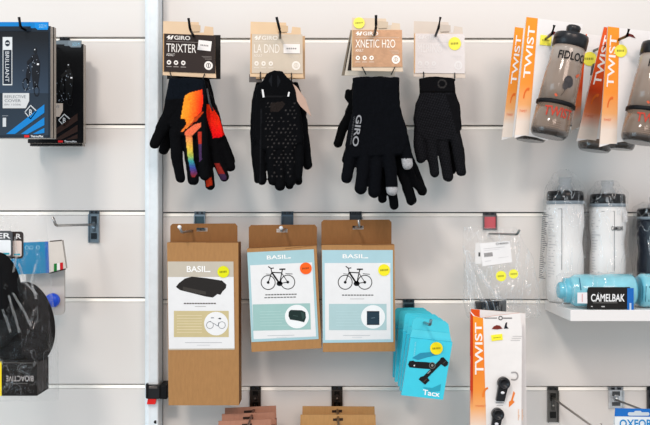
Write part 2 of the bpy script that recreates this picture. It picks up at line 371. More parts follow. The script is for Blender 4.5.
# ------------------------------------------------------------------ reflective cover boxes
def cover_box(TL, TR, BR, BL, d, thick, accent, label, full, base, px0=0):
    F = Frame((BL[0] + BR[0]) / 2, (TL[1] + BL[1]) / 2, d)
    t = thing('cover_box', F, label, 'box', 'reflective cover boxes on one hook')
    q = quad(F, TL, TR, BR, BL)
    b = MB(); b.prism(q, [(0, 0), (1, 0), (1, 1), (0, 1)], -thick, 0, base, 'gloss', side=(150, 138, 126))
    if full:
        q = quad(F, (px0, TL[1]), TR, BR, (px0, BL[1])); U0 = (TL[0] - px0) / (TR[0] - px0)
        b.prism(q, [(U0, -0.035), (.96, -0.035), (.96, 0.02), (U0, 0.02)], -0.0008, 0.0006, accent, 'gloss')
        e = 0.0009
        b.rect(q, U0, .004, .60, .045, e, base, 'gloss')
        b.poly(q, [(.68, -.03), (.95, -.03), (.95, .035), (.74, .035), (.68, .01)], e + .0002, tuple(min(255, int(c * 1.1)) for c in accent), 'gloss')
        b.text(q, 'SIZE M', (.77, -.012, .92, .018), e + .0004, (150, 205, 230))
        if accent[2] > 180:
            b.rect(q, U0, .05, .96, .98, e * .5, (24, 34, 46), 'gloss', cols=[(14, 18, 26), (14, 18, 26), (48, 64, 80), (44, 60, 74)])
            b.rect(q, U0, .12, .96, .60, e * .6, (24, 34, 46), 'gloss', cols=[(22, 28, 38), (18, 24, 32), (52, 68, 86), (58, 76, 94)])
        else:
            b.rect(q, U0, .03, .96, .99, e * .6, (12, 12, 14), 'gloss', cols=[(10, 11, 13), (10, 11, 13), (22, 22, 25), (22, 22, 25)])
        k = e + .0002
        # cyclist figures with reflective marks
        pc = (16, 22, 32) if accent[2] > 180 else (4, 4, 5)
        b.disc(q, .69, .22, .035, .028, k, pc)
        b.poly(q, [(.63, .26), (.73, .25), (.79, .33), (.78, .44), (.74, .55), (.65, .55), (.62, .42)], k, pc)
        b.poly(q, [(.63, .27), (.52, .32), (.53, .345), (.64, .32)], k, pc)
        b.ring(q, .50, .52, .06, .012, k, pc, ry=.05); b.ring(q, .72, .58, .05, .012, k, pc, ry=.045)
        b.poly(q, [(.50, .44), (.55, .33), (.60, .42), (.57, .5), (.52, .52)], k, pc)
        rnd = random.Random(5)
        for i in range(26):
            a, c = (.66 + rnd.uniform(-.05, .09), .25 + .32 * rnd.random()) if i % 2 else (.52 + rnd.uniform(-.08, .07), .34 + .24 * rnd.random())
            b.rect(q, a, c, a + rnd.uniform(.006, .018), c + rnd.uniform(.004, .012), k + .0002, (150, 160, 172))
        b.disc(q, .685, .212, .012, .006, k + .0002, (210, 214, 218))
        b.rect(q, .73, .335, .77, .35, k + .0003, (235, 235, 238))
        # vertical name plate
        b.rect(q, .03, .10, .225, .53, k, (214, 218, 220)); b.rect(q, .045, .215, .21, .52, k + .0002, base)
        b.disc(q, .128, .155, .05, .028, k + .0003, base)
        b.rect(q, .09, .15, .165, .16, k + .0005, (214, 218, 220))
        q2 = quad(q, (.175, .23), (.175, .50), (.07, .50), (.07, .23))
        b.text(q2, 'BRILLIANT', (0, .12, 1, .86), k + .0004, (210, 214, 218))
        # pale flag with product line
        b.poly(q, [(.03, .60), (.57, .60), (.57, .67), (.50, .735), (.03, .735)], k, (206, 208, 208) if accent[2] > 180 else (196, 182, 170))
        b.text(q, 'REFLECTIVE', (.07, .62, .50, .645), k + .0002, (120, 126, 132)); b.text(q, 'COVER', (.07, .655, .40, .68), k + .0002, (120, 126, 132))
        b.text(q, 'EN 13356', (.07, .695, .40, .71), k + .0002, (130, 134, 140))
        b.line(q, [(.60, .71), (.72, .76), (.60, .83), (.48, .77), (.60, .71)], .012, k, (200, 204, 206))
        b.text(q, 'B', (.57, .745, .63, .80), k, (200, 204, 206), True)
        # slanted stripes
        sc_ = accent if accent[2] > 180 else (66, 50, 46)
        for a_, b_, c_, d_ in ((.10, .70, .775, .28), (.40, .815, .885, .54), (.64, .91, .955, .74)):
            b.poly(q, [(.88, b_), (.88, c_), (d_, .965), (a_, .965)], k, sc_, 'gloss')
        b.rect(q, .03, .82, .10, .90, k, (200, 205, 208)); b.rect(q, .02, .80, .14, .805, k, (150, 156, 162))
        b.rect(q, U0, .975, .96, .999, k - .0001, base, 'gloss'); b.rect(q, .47, .975, .57, .995, k, (216, 30, 34))
        b.text(q, 'ThermoMax', (.60, .975, .86, .995), k, (226, 228, 230), True)
    b.build('carton', t)
    return t
BL_ = (0, 132, 200)
# authored so that v=1.0 is slightly above the lower edge
def cb(x0, x1, y0, y1, d, th, acc, label, base, full=True, px0=0):
    cover_box((x0, y0), (x1 + .5, y0), (x1 + .5, y1), (x0, y1), d, th, acc, label, full, base, px0)
cb(28, 83, 44, 143, 0.052, 0.014, (120, 132, 140), 'narrow black cover box with dark brown stripes, hanging behind the blue-striped one', (13, 13, 16), px0=36)
cb(30, 82, 48, 146, 0.036, 0.014, (120, 132, 140), 'black cover box flat against the wall behind the brown-striped box', (22, 21, 22), False)
cb(-3, 53.5, 27, 138.5, 0.148, 0.010, BL_, 'dark cover box edge sandwiched behind the blue-striped box', (22, 22, 26), False)
cb(-9, 50, 26, 138, 0.167, 0.012, BL_, 'slate box with bright blue stripes and cyclists, hanging at the front of the hook', (30, 44, 58), px0=1.5)
# ------------------------------------------------------------------ gloves
def in_poly(x, y, pts):
    c = False; j = len(pts) - 1
    for i in range(len(pts)):
        xi, yi = pts[i]; xj, yj = pts[j]
        if (yi > y) != (yj > y) and x < (xj - xi) * (y - yi) / (yj - yi) + xi: c = not c
        j = i
    return c

def glove(parent, F, name, palm, fingers, colf, off=0.0, thick=0.017, vox=0.0012, m='fabric'):
    """palm: outline; fingers: lists of (x, y, r[, depth]) joints in the plane of F; grown together into one skin"""
    b = MB()
    n = len(palm); cxm = sum(p[0] for p in palm) / n; cym = sum(p[1] for p in palm) / n
    rings = []
    for o, s_ in ((-thick / 2, .90), (-thick / 3, .975), (0, 1), (thick / 3, .975), (thick / 2, .90)):
        rings.append([F(cxm + (x - cxm) * (1 - (1 - s_) * 0.9), cym + (y - cym) * (1 - (1 - s_) * 0.5), off + o) for x, y in palm])
    vs_ = [v for r in rings for v in r]
    fs = [[i * n + k, i * n + (k + 1) % n, (i + 1) * n + (k + 1) % n, (i + 1) * n + k] for i in range(4) for k in range(n)]
    fs += [list(range(n)), list(range(4 * n, 5 * n))]
    b.add(vs_, fs, (0, 0, 0), m)
    for ix, fg in enumerate(fingers):
        ex = 0.0016 if ix % 2 else -0.0012; fg = [(*p[:2], p[2] * .95, (p[3] if len(p) > 3 else 0) + ex) for p in fg]
        for p, q_ in zip(fg, fg[1:]):
            steps = 7
            A = F(p[0], p[1], off + (p[3] if len(p) > 3 else 0)); B = F(q_[0], q_[1], off + (q_[3] if len(q_) > 3 else 0))
            M = axis_matrix(A, B); Ln = (B - A).length; ra, rb = p[2] * F.k, q_[2] * F.k
            prof = []
            for i in range(steps):
                a = math.pi / 2 * (1 - i / steps); prof.append((ra * math.cos(a) + 1e-5, -ra * math.sin(a), (0, 0, 0)))
            for i in range(steps + 1):
                a = math.pi / 2 * i / steps; prof.append((rb * math.cos(a) + 1e-5, Ln + rb * math.sin(a), (0, 0, 0)))
            Sq = Matrix.Diagonal((1, 0.86, 1, 1))
            b.lathe(prof, M @ Sq, m, 18)
    me = bpy.data.meshes.new(name); me.from_pydata([tuple(v) for v in b.v], [], b.f)
    bm = bmesh.new(); bm.from_mesh(me); bmesh.ops.remove_doubles(bm, verts=bm.verts, dist=2e-5); bmesh.ops.recalc_face_normals(bm, faces=bm.faces)
    bmesh.ops.triangulate(bm, faces=bm.faces); bm.to_mesh(me); bm.free()
    o = bpy.data.objects.new(name, me); COL.objects.link(o)
    r = o.modifiers.new('r', 'REMESH'); r.mode = 'VOXEL'; r.voxel_size = vox; r.use_smooth_shade = True
    s_ = o.modifiers.new('s', 'SMOOTH'); s_.factor = 0.5; s_.iterations = 3
    dg = bpy.context.evaluated_depsgraph_get(); new = bpy.data.meshes.new_from_object(o.evaluated_get(dg))
    o.modifiers.clear(); o.data = new; bpy.data.meshes.remove(me); new.name = name
    # fabric folds
    nrm = [v.normal.copy() for v in new.vertices]
    for v, nn in zip(new.vertices, nrm):
        a, bb = F.inv(v.co)
        v.co += nn * (0.0011 * noise.noise(Vector((a * .09, bb * .05, off * 90))) + 0.0005 * noise.noise(Vector((a * .3, bb * .22, off * 50))))
    new.materials.clear(); new.materials.append(MATS[m])
    ca = new.color_attributes.new('Col', 'FLOAT_COLOR', 'POINT')
    for i, v in enumerate(new.vertices):
        a, bb = F.inv(v.co); ca.data[i].color = lin(colf(a, bb, -v.co.y - off))
    for p in new.polygons: p.use_smooth = True
    o.parent = parent
    return o

def sticker(parent, mp, a, b, r, off, col=(240, 236, 40), txt=True, rot=-.08, ry=None, square=False, name='price_sticker'):
    m = MB(); ry = ry or r
    if square:
        c, s_ = math.cos(rot), math.sin(rot)
        pts = [(a + x * c - y * s_, b + x * s_ + y * c) for x, y in ((-r, -ry), (r, -ry), (r, ry), (-r, ry))]
        m.prism(mp, pts, off, off + .0003, col, 'print')
    else:
        pts = [(a + r * math.cos(2 * math.pi * i / 32), b + ry * math.sin(2 * math.pi * i / 32)) for i in range(32)]
        m.prism(mp, pts, off, off + .0003, col, 'print')
    if txt:
        dk = tuple(int(c * .62) for c in col)
        rr = random.Random(int(a * 7 + b))
        x = a - r * .62
        while x < a + r * .55:
            wd = r * rr.uniform(.10, .18); y = b + (x - a) * rot
            m.rect(mp, x, y - ry * .17, x + wd, y + ry * .14, off + .0005, dk); x += wd + r * .09
    return m.build(name, parent)

def giro_card(t, F, x0, y0, x1, y1, base, ink, title, sub, kraft=(222, 196, 166), m='print', edge=(190, 150, 104), dy=0, logo=True):
    w_, h = x1 - x0, y1 - y0
    b = MB()
    b.prism(F, [(x0 - .5, y0 - 12.5), (x0 + .68 * w_, y0 - 11.5), (x0 + .70 * w_, y0 - 1), (x0 + .78 * w_, y0 - 1), (x0 + .80 * w_, y0 - 7.5),
                (x1 - 2, y0 - 6.5), (x1 + 1, y1 + 4.5 + dy), (x0 - 1, y1 + 3.5)], -0.0018, -0.0008, kraft, 'print', side=edge)
    # curled hanging tab
    b.prism(F, [(x0 + .50 * w_, y0 - 9), (x0 + .72 * w_, y0 - 8), (x0 + .72 * w_, y0 - 2), (x0 + .52 * w_, y0 - 1.5)], 0.0005, 0.0012, tuple(max(0, c - 14) for c in kraft), 'print', side=edge)
    b.build('hang_card', t)
    q = quad(F, (x0, y0), (x1, y0 + dy), (x1 + .4, y1 + dy), (x0 - .2, y1))
    b = MB(); b.prism(q, [(0, 0), (1, 0), (1, 1), (0, 1)], -0.0004, 0.0004, base, m, side=edge)
    b.rect(q, -0.002, 0, .014, 1, .0005, edge)
    e = .0007
    b.poly(q, [(.06, .11), (.10, .045), (.135, .045), (.115, .085), (.15, .085), (.115, .15), (.08, .15), (.10, .11)], e, ink)
    b.poly(q, [(.13, .15), (.165, .045), (.20, .045), (.165, .15)], e, ink)
    b.text(q, 'GIRO', (.21, .045, .52, .15), e, ink, True)
    b.line(q, [(.06, .20), (.94, .205)], .012, e, tuple((a + c) // 2 for a, c in zip(base, ink)))
    b.text(q, title, (.06, .26, .06 + min(.80, .082 * len(title)), .48), e, ink)
    b.text(q, sub, (.06, .52, .22, .585), e, ink)
    for u in (.11, .245, .385):
        b.disc(q, u, .755, .042, .06, e, ink); b.rect(q, u - .05, .855, u + .05, .875, e, tuple((a * 2 + c * 3) // 5 for a, c in zip(base, ink)))
        b.disc(q, u, .755, .018, .024, e + .0002, base)
    for i in range(3): b.rect(q, .74 + .03 * i, .56 + .035 * i, .93, .57 + .035 * i, e, tuple((a + c) // 2 for a, c in zip(base, ink)))
    b.disc(q, .87, .80, .082, .115, e, ink); b.line(q, [(.87, .75), (.87, .85)], .014, e + .0002, base); b.ring(q, .87, .80, .04, .01, e + .0002, base, ry=.06)
    b.build('printed_panel', t)
    return q

def tie(t, F, x, y, dx=2.5, off=0.001):
    b = MB(); b.tube([F(x - dx / 2, y, off), F(x, y + 4, off + .002), F(x + dx / 2, y + 8, off)], 0.0009, (22, 22, 24), 'plastic', 8)
    b.build('plastic_tie', t)

BK = (15, 16, 19)
def cuffcol(base, ycuff):
    def f(a, b, o):
        if abs(b - ycuff) < .7: return tuple(max(0, c - 9) for c in base)
        return base
    return f

# -- orange pair (plus one more packed pair behind)
F = Frame(190, 130, 0.070)
t = thing('glove_pair', F, 'black glove pair edge tucked behind the orange and black gloves', 'gloves', 'glove pairs on one hook with the orange pair')
b = MB(); b.box(F, 167, 35, 220.5, 79, -.001, .0, (24, 22, 22)); b.build('hang_card', t)
glove(t, F, 'glove', [(178, 74), (208, 74), (215, 100), (219, 128), (182, 130), (173, 100)],
      [[(212, 120, 6), (222, 140, 5.5), (230.5, 161, 5)], [(190, 118, 6), (195, 150, 6), (199, 172, 5)]], lambda a, b_, o: (17, 17, 20), thick=0.012, vox=.0016)
F = Frame(190, 130, 0.108)
t = thing('glove_pair', F, 'black gloves with orange and rainbow flame backs on a dark brown card', 'gloves')
q = giro_card(t, Frame(190, 130, .108), 163.5, 33.5, 215, 71.5, (52, 40, 36), (236, 230, 224), 'TRIXTER', 'ADULT', dy=2)
sticker(t, q, .80, .28, .128, .0012, (238, 232, 228), ry=.13, square=True, rot=.10, txt=True)
tie(t, F, 171.5, 72, 3); tie(t, F, 203.5, 74, -2.5)
def c_or_back(a, b, o):
    if o > -0.002:
        if in_poly(a, b, [(204, 104), (210, 104), (219, 117), (224, 134), (221, 137), (213, 138), (208, 122)]):
            f = min(1, max(0, (b - 104) / 34)); return (250 - 12 * f, 66 - 40 * f + 20 * noise.noise(Vector((a * .2, b * .1, 0))), 22 + 10 * f)
        if in_poly(a, b, [(214, 163), (219, 163), (226, 176), (226, 180), (220, 180)]): return (150, 50, 44) if b < 174 else (70, 50, 80)
        if in_poly(a, b, [(205, 180), (211, 177), (212, 185), (206, 187)]): return (196, 62, 34)
    return (14, 14, 17)
Fb = Frame(190, 130, .108)
glove(t, Fb, 'glove', [(182, 82), (207, 80), (210, 92), (219, 112), (224, 138), (212, 148), (196, 146), (184, 120)],
      [[(218, 134, 6), (223, 150, 5.8), (229.5, 166, 5.2)], [(213, 138, 6), (216, 160, 5.8), (223.5, 176.5, 5.2)],
       [(206, 140, 6), (207, 165, 5.6), (209, 185, 5.2)], [(176, 118, 7), (168, 138, 6), (162.5, 149.5, 5)], [(196, 140, 5), (198, 160, 5), (199, 172, 5)]],
      c_or_back, off=-0.010)
RAIN = [(135, (236, 120, 84)), (140, (240, 160, 96)), (150, (232, 196, 80)), (157, (170, 190, 96)), (162, (70, 160, 160)), (168, (66, 84, 160)), (173, (110, 60, 110)), (178, (150, 50, 40))]
def c_or_front(a, b, o):
    if o > 0.0:
        if in_poly(a, b, [(187, 97.5), (192, 94.5), (204.5, 91.5), (205, 104), (203, 114), (198, 118), (192, 123), (189, 126), (187, 120), (183, 120), (185, 108)]):
            f = min(1, max(0, (a - 183 + (b - 92) * .12) / 22)); stripe = noise.noise(Vector((a * .35, b * .05, 3)))
            return (252, 168 - 110 * f * f + 10 * stripe, 58 - 26 * f)
        for i in range(4):
            x, y = 188 + i * 4.2, 128 - i * 3.2
            if abs((a - x) + (b - y) * .8) < 1.2 and abs(b - y) < 5 and b > 112: return (190, 70, 30) if i > 1 else (236, 130, 56)
        if in_poly(a, b, [(187, 133), (196, 126), (203, 124), (203, 128), (194, 137), (195, 160), (199, 174), (196, 178), (193, 177), (190, 160)]):
            for (y0, c0), (y1, c1) in zip(RAIN, RAIN[1:]):
                if b < y1:
                    f = max(0, (b - y0) / (y1 - y0)); return tuple(p * (1 - f) + q_ * f for p, q_ in zip(c0, c1))
        if in_poly(a, b, [(199.5, 133), (203.5, 133), (204, 160), (201, 163), (200.5, 146)]): return (82, 58, 96) if b > 145 else (186, 60, 44)
        if b < 101 - (a - 170) * .02 and a > 168: return (18, 24, 32)
    return (13, 14, 17)
Ff = Frame(190, 130, .108)
glove(t, Ff, 'glove', [(171, 80), (190, 79), (206, 81), (207, 96), (208, 118), (209, 136), (196, 138), (180, 138), (170, 126), (164, 118), (167, 100)],
      [[(174, 112, 9), (163, 130, 7), (156.5, 144.5, 5.4)], [(177, 134, 6.6), (178.5, 158, 6), (182, 178.5, 5)],
       [(190, 136, 6.6), (192, 160, 6.4), (194.5, 180, 6)], [(203, 134, 6.4), (204.5, 158, 6), (206, 176, 5.4)]],
      c_or_front, off=0.012)
b = MB(); b.tube([Ff(208, 90, .014), Ff(211, 104, .016), Ff(214, 112, .012)], .0016, (60, 62, 66), 'plastic'); b.build('pull_tab', t)

# -- dotted palm pair
F = Frame(278, 130, 0.070)
t = thing('glove_pair', F, 'glove pair tucked behind the dotted-palm gloves, only its kraft card edge showing', 'gloves')
b = MB(); b.box(F, 256, 36, 305, 79, -.001, 0, (208, 176, 140)); b.box(F, 249, 74, 262, 82, -.003, -.002, (128, 122, 120)); b.build('hang_card', t)
glove(t, F, 'glove', [(256, 82), (298, 82), (304, 100), (303, 125), (260, 130), (252, 100)],
      [[(298, 118, 5), (304, 142, 4.6), (307.5, 166, 4.2)], [(258, 115, 7), (258, 140, 6), (260, 165, 5)]], lambda a, b_, o: (16, 16, 19), thick=.012, vox=.0016)
F = Frame(278, 130, 0.108)
t = thing('glove_pair', F, 'black gloves with a dotted palm on a beige card, long tag hanging beside', 'gloves')
q = giro_card(t, F, 251, 34, 302.5, 73, (210, 196, 178), (240, 232, 222), 'LA DND', 'ADULT', kraft=(226, 198, 164), edge=(214, 160, 100), dy=.5)
sticker(t, q, .79, .37, .16, .0012, (242, 234, 228), ry=.12, square=True, rot=0)
tie(t, F, 260.5, 72, 0); tie(t, F, 291.5, 73, 0)
glove(t, F, 'glove', [(256, 84), (298, 84), (306, 105), (307, 135), (300, 150), (256, 150), (249.5, 130), (251, 100)],
      [[(303, 120, 5), (305.5, 145, 4.8), (308, 165, 4.5)], [(254, 130, 5), (255, 155, 4.5), (257, 180, 3.6)], [(285, 150, 5), (287, 175, 5), (289, 185, 4.4)],
       [(296, 140, 5), (297, 165, 5), (298.5, 181, 4)]], lambda a, b_, o: (16, 17, 20), off=-.010)
def c_dots(a, b, o):
    if o > .002:
        if in_poly(a, b, [(271, 105), (283, 103), (286, 106), (279, 113.5), (271.5, 113)]): return (44, 38, 36)
        if in_poly(a, b, [(263.5, 74), (289.5, 75), (291, 98), (266, 100)]):
            if abs(b - 98.5) < 0.8: return (34, 34, 36)
            if abs((a - 275.5)) < 6 - abs(b - 83) * .5 and abs((a - 275.5)) > 2.6: return (34, 36, 40)
        u, v = (a - 262) / 4.4, (b - 103) / 3.6; j = math.floor(v); uu = (u + .5 * (j % 2)) % 1 - .5; vv = v % 1 - .5
        nn_ = noise.noise(Vector((math.floor(u + .5 * (j % 2)) * 3.1, j * 2.3, 0)))
        if 103 < b < 180 and 266 + abs(b - 130) * .04 < a < 298 - abs(b - 128) * .08 and uu * uu + vv * vv < .034 and nn_ > (-.25 if b < 150 else .0): return (70, 67, 66)
        if abs(a - 262 + (b - 120) * .02) < .6 and b > 110: return (30, 31, 34)
    return (13, 14, 17)
glove(t, F, 'glove', [(258, 88), (264, 82), (267, 75), (275, 71.5), (283, 72.5), (287, 78), (293, 83), (297, 92), (302, 118), (304, 144), (290, 152), (262, 152), (254, 140), (254, 112)],
      [[(260, 150, 6.2), (261, 165, 5.6), (262.5, 180.5, 5)], [(272, 150, 6), (272.5, 170, 5.2), (273, 181.5, 4.6)],
       [(280, 150, 6.4), (280.5, 172, 6), (280.5, 186, 5.4)], [(290, 150, 6), (291, 168, 5.6), (291.5, 182, 5.2)], [(299, 140, 5.2), (299, 160, 5), (298.5, 177, 4.4)]],
      c_dots, off=.012, thick=.016)
b = MB()
b.prism(F, [(262.6, 91.5), (264.4, 91.5), (265.6, 99), (263.8, 99.5)], .021, .022, (226, 226, 226)); b.build('reflective_tab', t)
b = MB(); b.prism(F, [(289, 94), (290.5, 94), (289.6, 98.5), (288, 98.5)], .021, .022, (226, 226, 226)); b.build('reflective_tab', t)
b = MB(); b.prism(F, [(294.8, 100), (297.5, 103), (299.5, 111), (297.8, 112)], .012, .016, (150, 24, 30)); b.build('red_tab', t)
b = MB(); b.prism(F, [(289.5, 83), (297, 88.5), (306, 101), (311.6, 118), (301, 108), (294.5, 98)], .018, .0188, (192, 164, 148), 'print', side=(150, 118, 100)); b.build('swing_tag', t)

# -- copper card group
def kraft_pair(F, x0, y0, x1, y1, label, sk=(226, 214, 196), black=True):
    t = thing('glove_pair', F, label, 'gloves', 'glove pairs behind the copper card')
    b = MB(); b.prism(F, [(x0 + 8, y0), (x1, y0), (x1, y1), (x0 - 1, y1 - 1)], -.001, 0, sk, side=(150, 130, 108))
    if black: b.prism(F, [(x0 + 7, y0 + 12), (x1 - 4, y0 + 12), (x1 - 4, y1 - 6), (x0 + 2, y1 - 6)], 0.0002, .001, (44, 34, 30))
    b.build('hang_card', t); return t
F = Frame(372, 130, .070)
t = kraft_pair(F, 342.5, 30, 392, 76.5, 'rearmost glove pair under the copper card group, its frilled cuff sticking out', sk=(150, 138, 122))
glove(t, F, 'glove', [(353, 80), (378, 80), (384, 130), (352, 134), (345, 112), (350, 100)],
      [[(352, 112, 6), (343, 128, 5.6), (338, 143, 4.6)], [(348, 92, 3), (347, 97, 3), (350, 101, 3)], [(356, 128, 6), (350, 150, 5), (346, 160, 4.5)]], lambda a, b_, o: (15, 16, 18), thick=.012, vox=.0016)
F = Frame(372, 130, .093)
t = kraft_pair(F, 345.5, 25, 395, 76.5, 'glove pair directly behind the copper card, pale card edge with a black panel', sk=(222, 212, 198))
glove(t, F, 'glove', [(354, 80), (396, 80), (402, 120), (404, 150), (372, 160), (354, 120)],
      [[(405, 150, 6), (414, 172, 6), (422.5, 191, 5.4)], [(396, 150, 6.5), (404, 178, 6), (411.5, 200, 5.2)]], lambda a, b_, o: (14, 15, 18), thick=.014, vox=.0016)
F = Frame(372, 130, .126)
t = thing('glove_pair', F, 'long black gloves with grey touchscreen fingertips and vertical logo on a copper card', 'gloves')
q = giro_card(t, F, 352.5, 30, 402, 67, (172, 140, 112), (252, 246, 238), 'XNETIC H2O', 'ADULT', m='foil', kraft=(224, 206, 184), edge=(206, 168, 120))
sticker(t, F, 359, 23, 5.6, .0006, (250, 242, 110))
tie(t, F, 364, 67, 4, .002); tie(t, F, 393, 67, -4, .002)
cx2 = (14, 16, 21)
def c_x(a, b, o):
    if b > 187.5 and a < 399 and a > 384 and b < 197.5: return (176, 176, 178)
    if a > 399 and 159.5 < b < 171.5: return (176, 176, 178)
    return cx2
glove(t, F, 'glove', [(372, 95), (398, 95), (404, 120), (408, 150), (410, 164), (384, 170), (368, 150)],
      [[(378, 150, 6), (381, 180, 5.6), (383, 198.5, 4.8)], [(389, 160, 6), (392, 188, 5.4), (395, 205.5, 4.8)], [(402, 150, 6), (412, 178, 5.8), (422.5, 189, 5)],
       [(399, 158, 6), (406, 182, 5.6), (411.5, 200.5, 5)]], lambda a, b, o: (12, 13, 16), off=-.012, thick=.015)
glove(t, F, 'glove', [(352, 79), (374, 77.5), (398.5, 79), (399, 100), (400, 112), (406, 128), (408, 145), (402, 156), (350, 160), (345, 146), (348, 130), (352, 112), (352, 96)],
      [[(352, 150, 6.8), (349, 166, 6.6), (346.5, 178, 6)], [(365, 150, 7), (362, 172, 6.8), (360.5, 188.5, 6.4)],
       [(376, 150, 7), (375, 174, 7), (374, 192, 6.6)], [(387, 150, 7), (390, 172, 6.6), (391.5, 190, 6)], [(402, 138, 6.5), (405, 152, 6.2), (407, 165, 5.6)]],
      c_x, off=.012, thick=.018)
ql = quad(F, (361.5, 117), (357.5, 148), (351.5, 147), (356, 116.5))
b = MB(); b.text(ql, 'GIRO', (0, 0, 1, 1), .0232, (150, 152, 156), True)
b.text(quad(F, (354.5, 118), (350.8, 146), (349.4, 146), (353, 118)), 'WINDSTOPPER', (0, 0, 1, 1), .0225, (90, 92, 96)); b.build('logo_lettering', t)

# -- silver card
F = Frame(437, 130, .085)
t = thing('glove_pair', F, 'black gloves with a honeycomb grip palm on a silver card', 'gloves')
q = giro_card(t, F, 414.5, 33.5, 464.5, 73, (224, 218, 216), (233, 229, 227), 'MERINO', 'ADULT', kraft=(222, 210, 198), edge=(222, 176, 122), dy=.5, m='gloss')
sticker(t, q, .80, .25, .125, .0012, (250, 240, 96), ry=.165)
tie(t, F, 423.5, 72, 0); tie(t, F, 454.5, 73, 0)
glove(t, F, 'glove', [(430, 84), (453, 84), (459, 108), (461, 135), (440, 140)],
      [[(456, 130, 5), (461, 150, 5), (463.5, 172, 4.2)], [(452, 130, 5), (452, 150, 5), (453, 170, 4)]], lambda a, b, o: (15, 15, 18), off=-.010, thick=.012)
def c_grip(a, b, o):
    if o > .001 and b > 94:
        if in_poly(a, b, [(444, 96), (455, 95), (460, 108), (461, 140), (455, 134), (450, 115)]): return (22, 22, 25)
        u, v = (a + b * .45) / 2.6, (b - a * .25) / 2.6
        if abs(u % 1 - .5) > .34 or abs(v % 1 - .5) > .34: return (20, 21, 24)
        return (38, 38, 42)
    if o > .001 and 80 < b < 93:
        r = math.hypot(a - 440.5, b - 85.5)
        if 3.2 < r < 4.6: return (62, 60, 60)
    if 93 <= b <= 94: return (8, 8, 9)
    return (20, 20, 23)
glove(t, F, 'glove', [(418, 79.5), (436, 77.5), (453, 79.5), (454, 94), (459, 106), (461, 130), (450, 142), (424, 142), (415, 134), (412.5, 120), (415, 104), (419, 94)],
      [[(419, 130, 6.2), (418.5, 146, 6), (420.5, 158.5, 5.4)], [(430, 134, 6.4), (431, 156, 6), (433.5, 173, 5.2)],
       [(441, 134, 6.4), (444, 158, 6.2), (447, 176.5, 5.8)], [(453, 130, 6.2), (457, 152, 6), (460, 171.5, 5.2)]], c_grip, off=.010, thick=.016)

# ------------------------------------------------------------------ kraft boxes
KR = (176, 134, 88); KRD = (146, 104, 62)
def bike(b, mp, x, y, s, off, col=(22, 22, 24)):
    r = 7.0 * s; wx = 15.6 * s
    for xx in (x, x + wx + 4 * s): b.ring(mp, xx, y, r, .8 * s, off, col); b.disc(mp, xx, y, 1.4 * s, 1.4 * s, off, col)
    rx = x + wx + 4 * s; bb = (x + 11.4 * s, y + 1.3 * s); hd = (x + 3.9 * s, y - 10 * s); st = (x + 13.6 * s, y - 9.4 * s)
    b.line(mp, [(x, y), hd, (x + 3.2 * s, y - 14 * s)], .9 * s, off, col); b.line(mp, [hd, st], 1.0 * s, off, col)
    b.line(mp, [hd, bb], 1.7 * s, off, col); b.line(mp, [bb, (st[0] + 1 * s, y - 12.6 * s)], 1.0 * s, off, col); b.line(mp, [bb, (rx, y)], .8 * s, off, col)
    b.line(mp, [st, (rx, y)], .7 * s, off, col); b.disc(mp, bb[0], bb[1], 3.0 * s, 2.5 * s, off, col)
    b.line(mp, [(st[0] - 2 * s, y - 13 * s), (st[0] + 4 * s, y - 13 * s)], 1.4 * s, off, col)
    b.line(mp, [(x + .5 * s, y - 16 * s), (x + 3.2 * s, y - 14 * s), (x + 6 * s, y - 14.4 * s)], 1.0 * s, off, col)
    b.line(mp, [(x - 2 * s, y - 8.6 * s), (x + 3 * s, y - 8 * s)], .5 * s, off, col); b.line(mp, [(rx - 2 * s, y - 8.6 * s), (rx + 5 * s, y - 8 * s)], .6 * s, off, col)

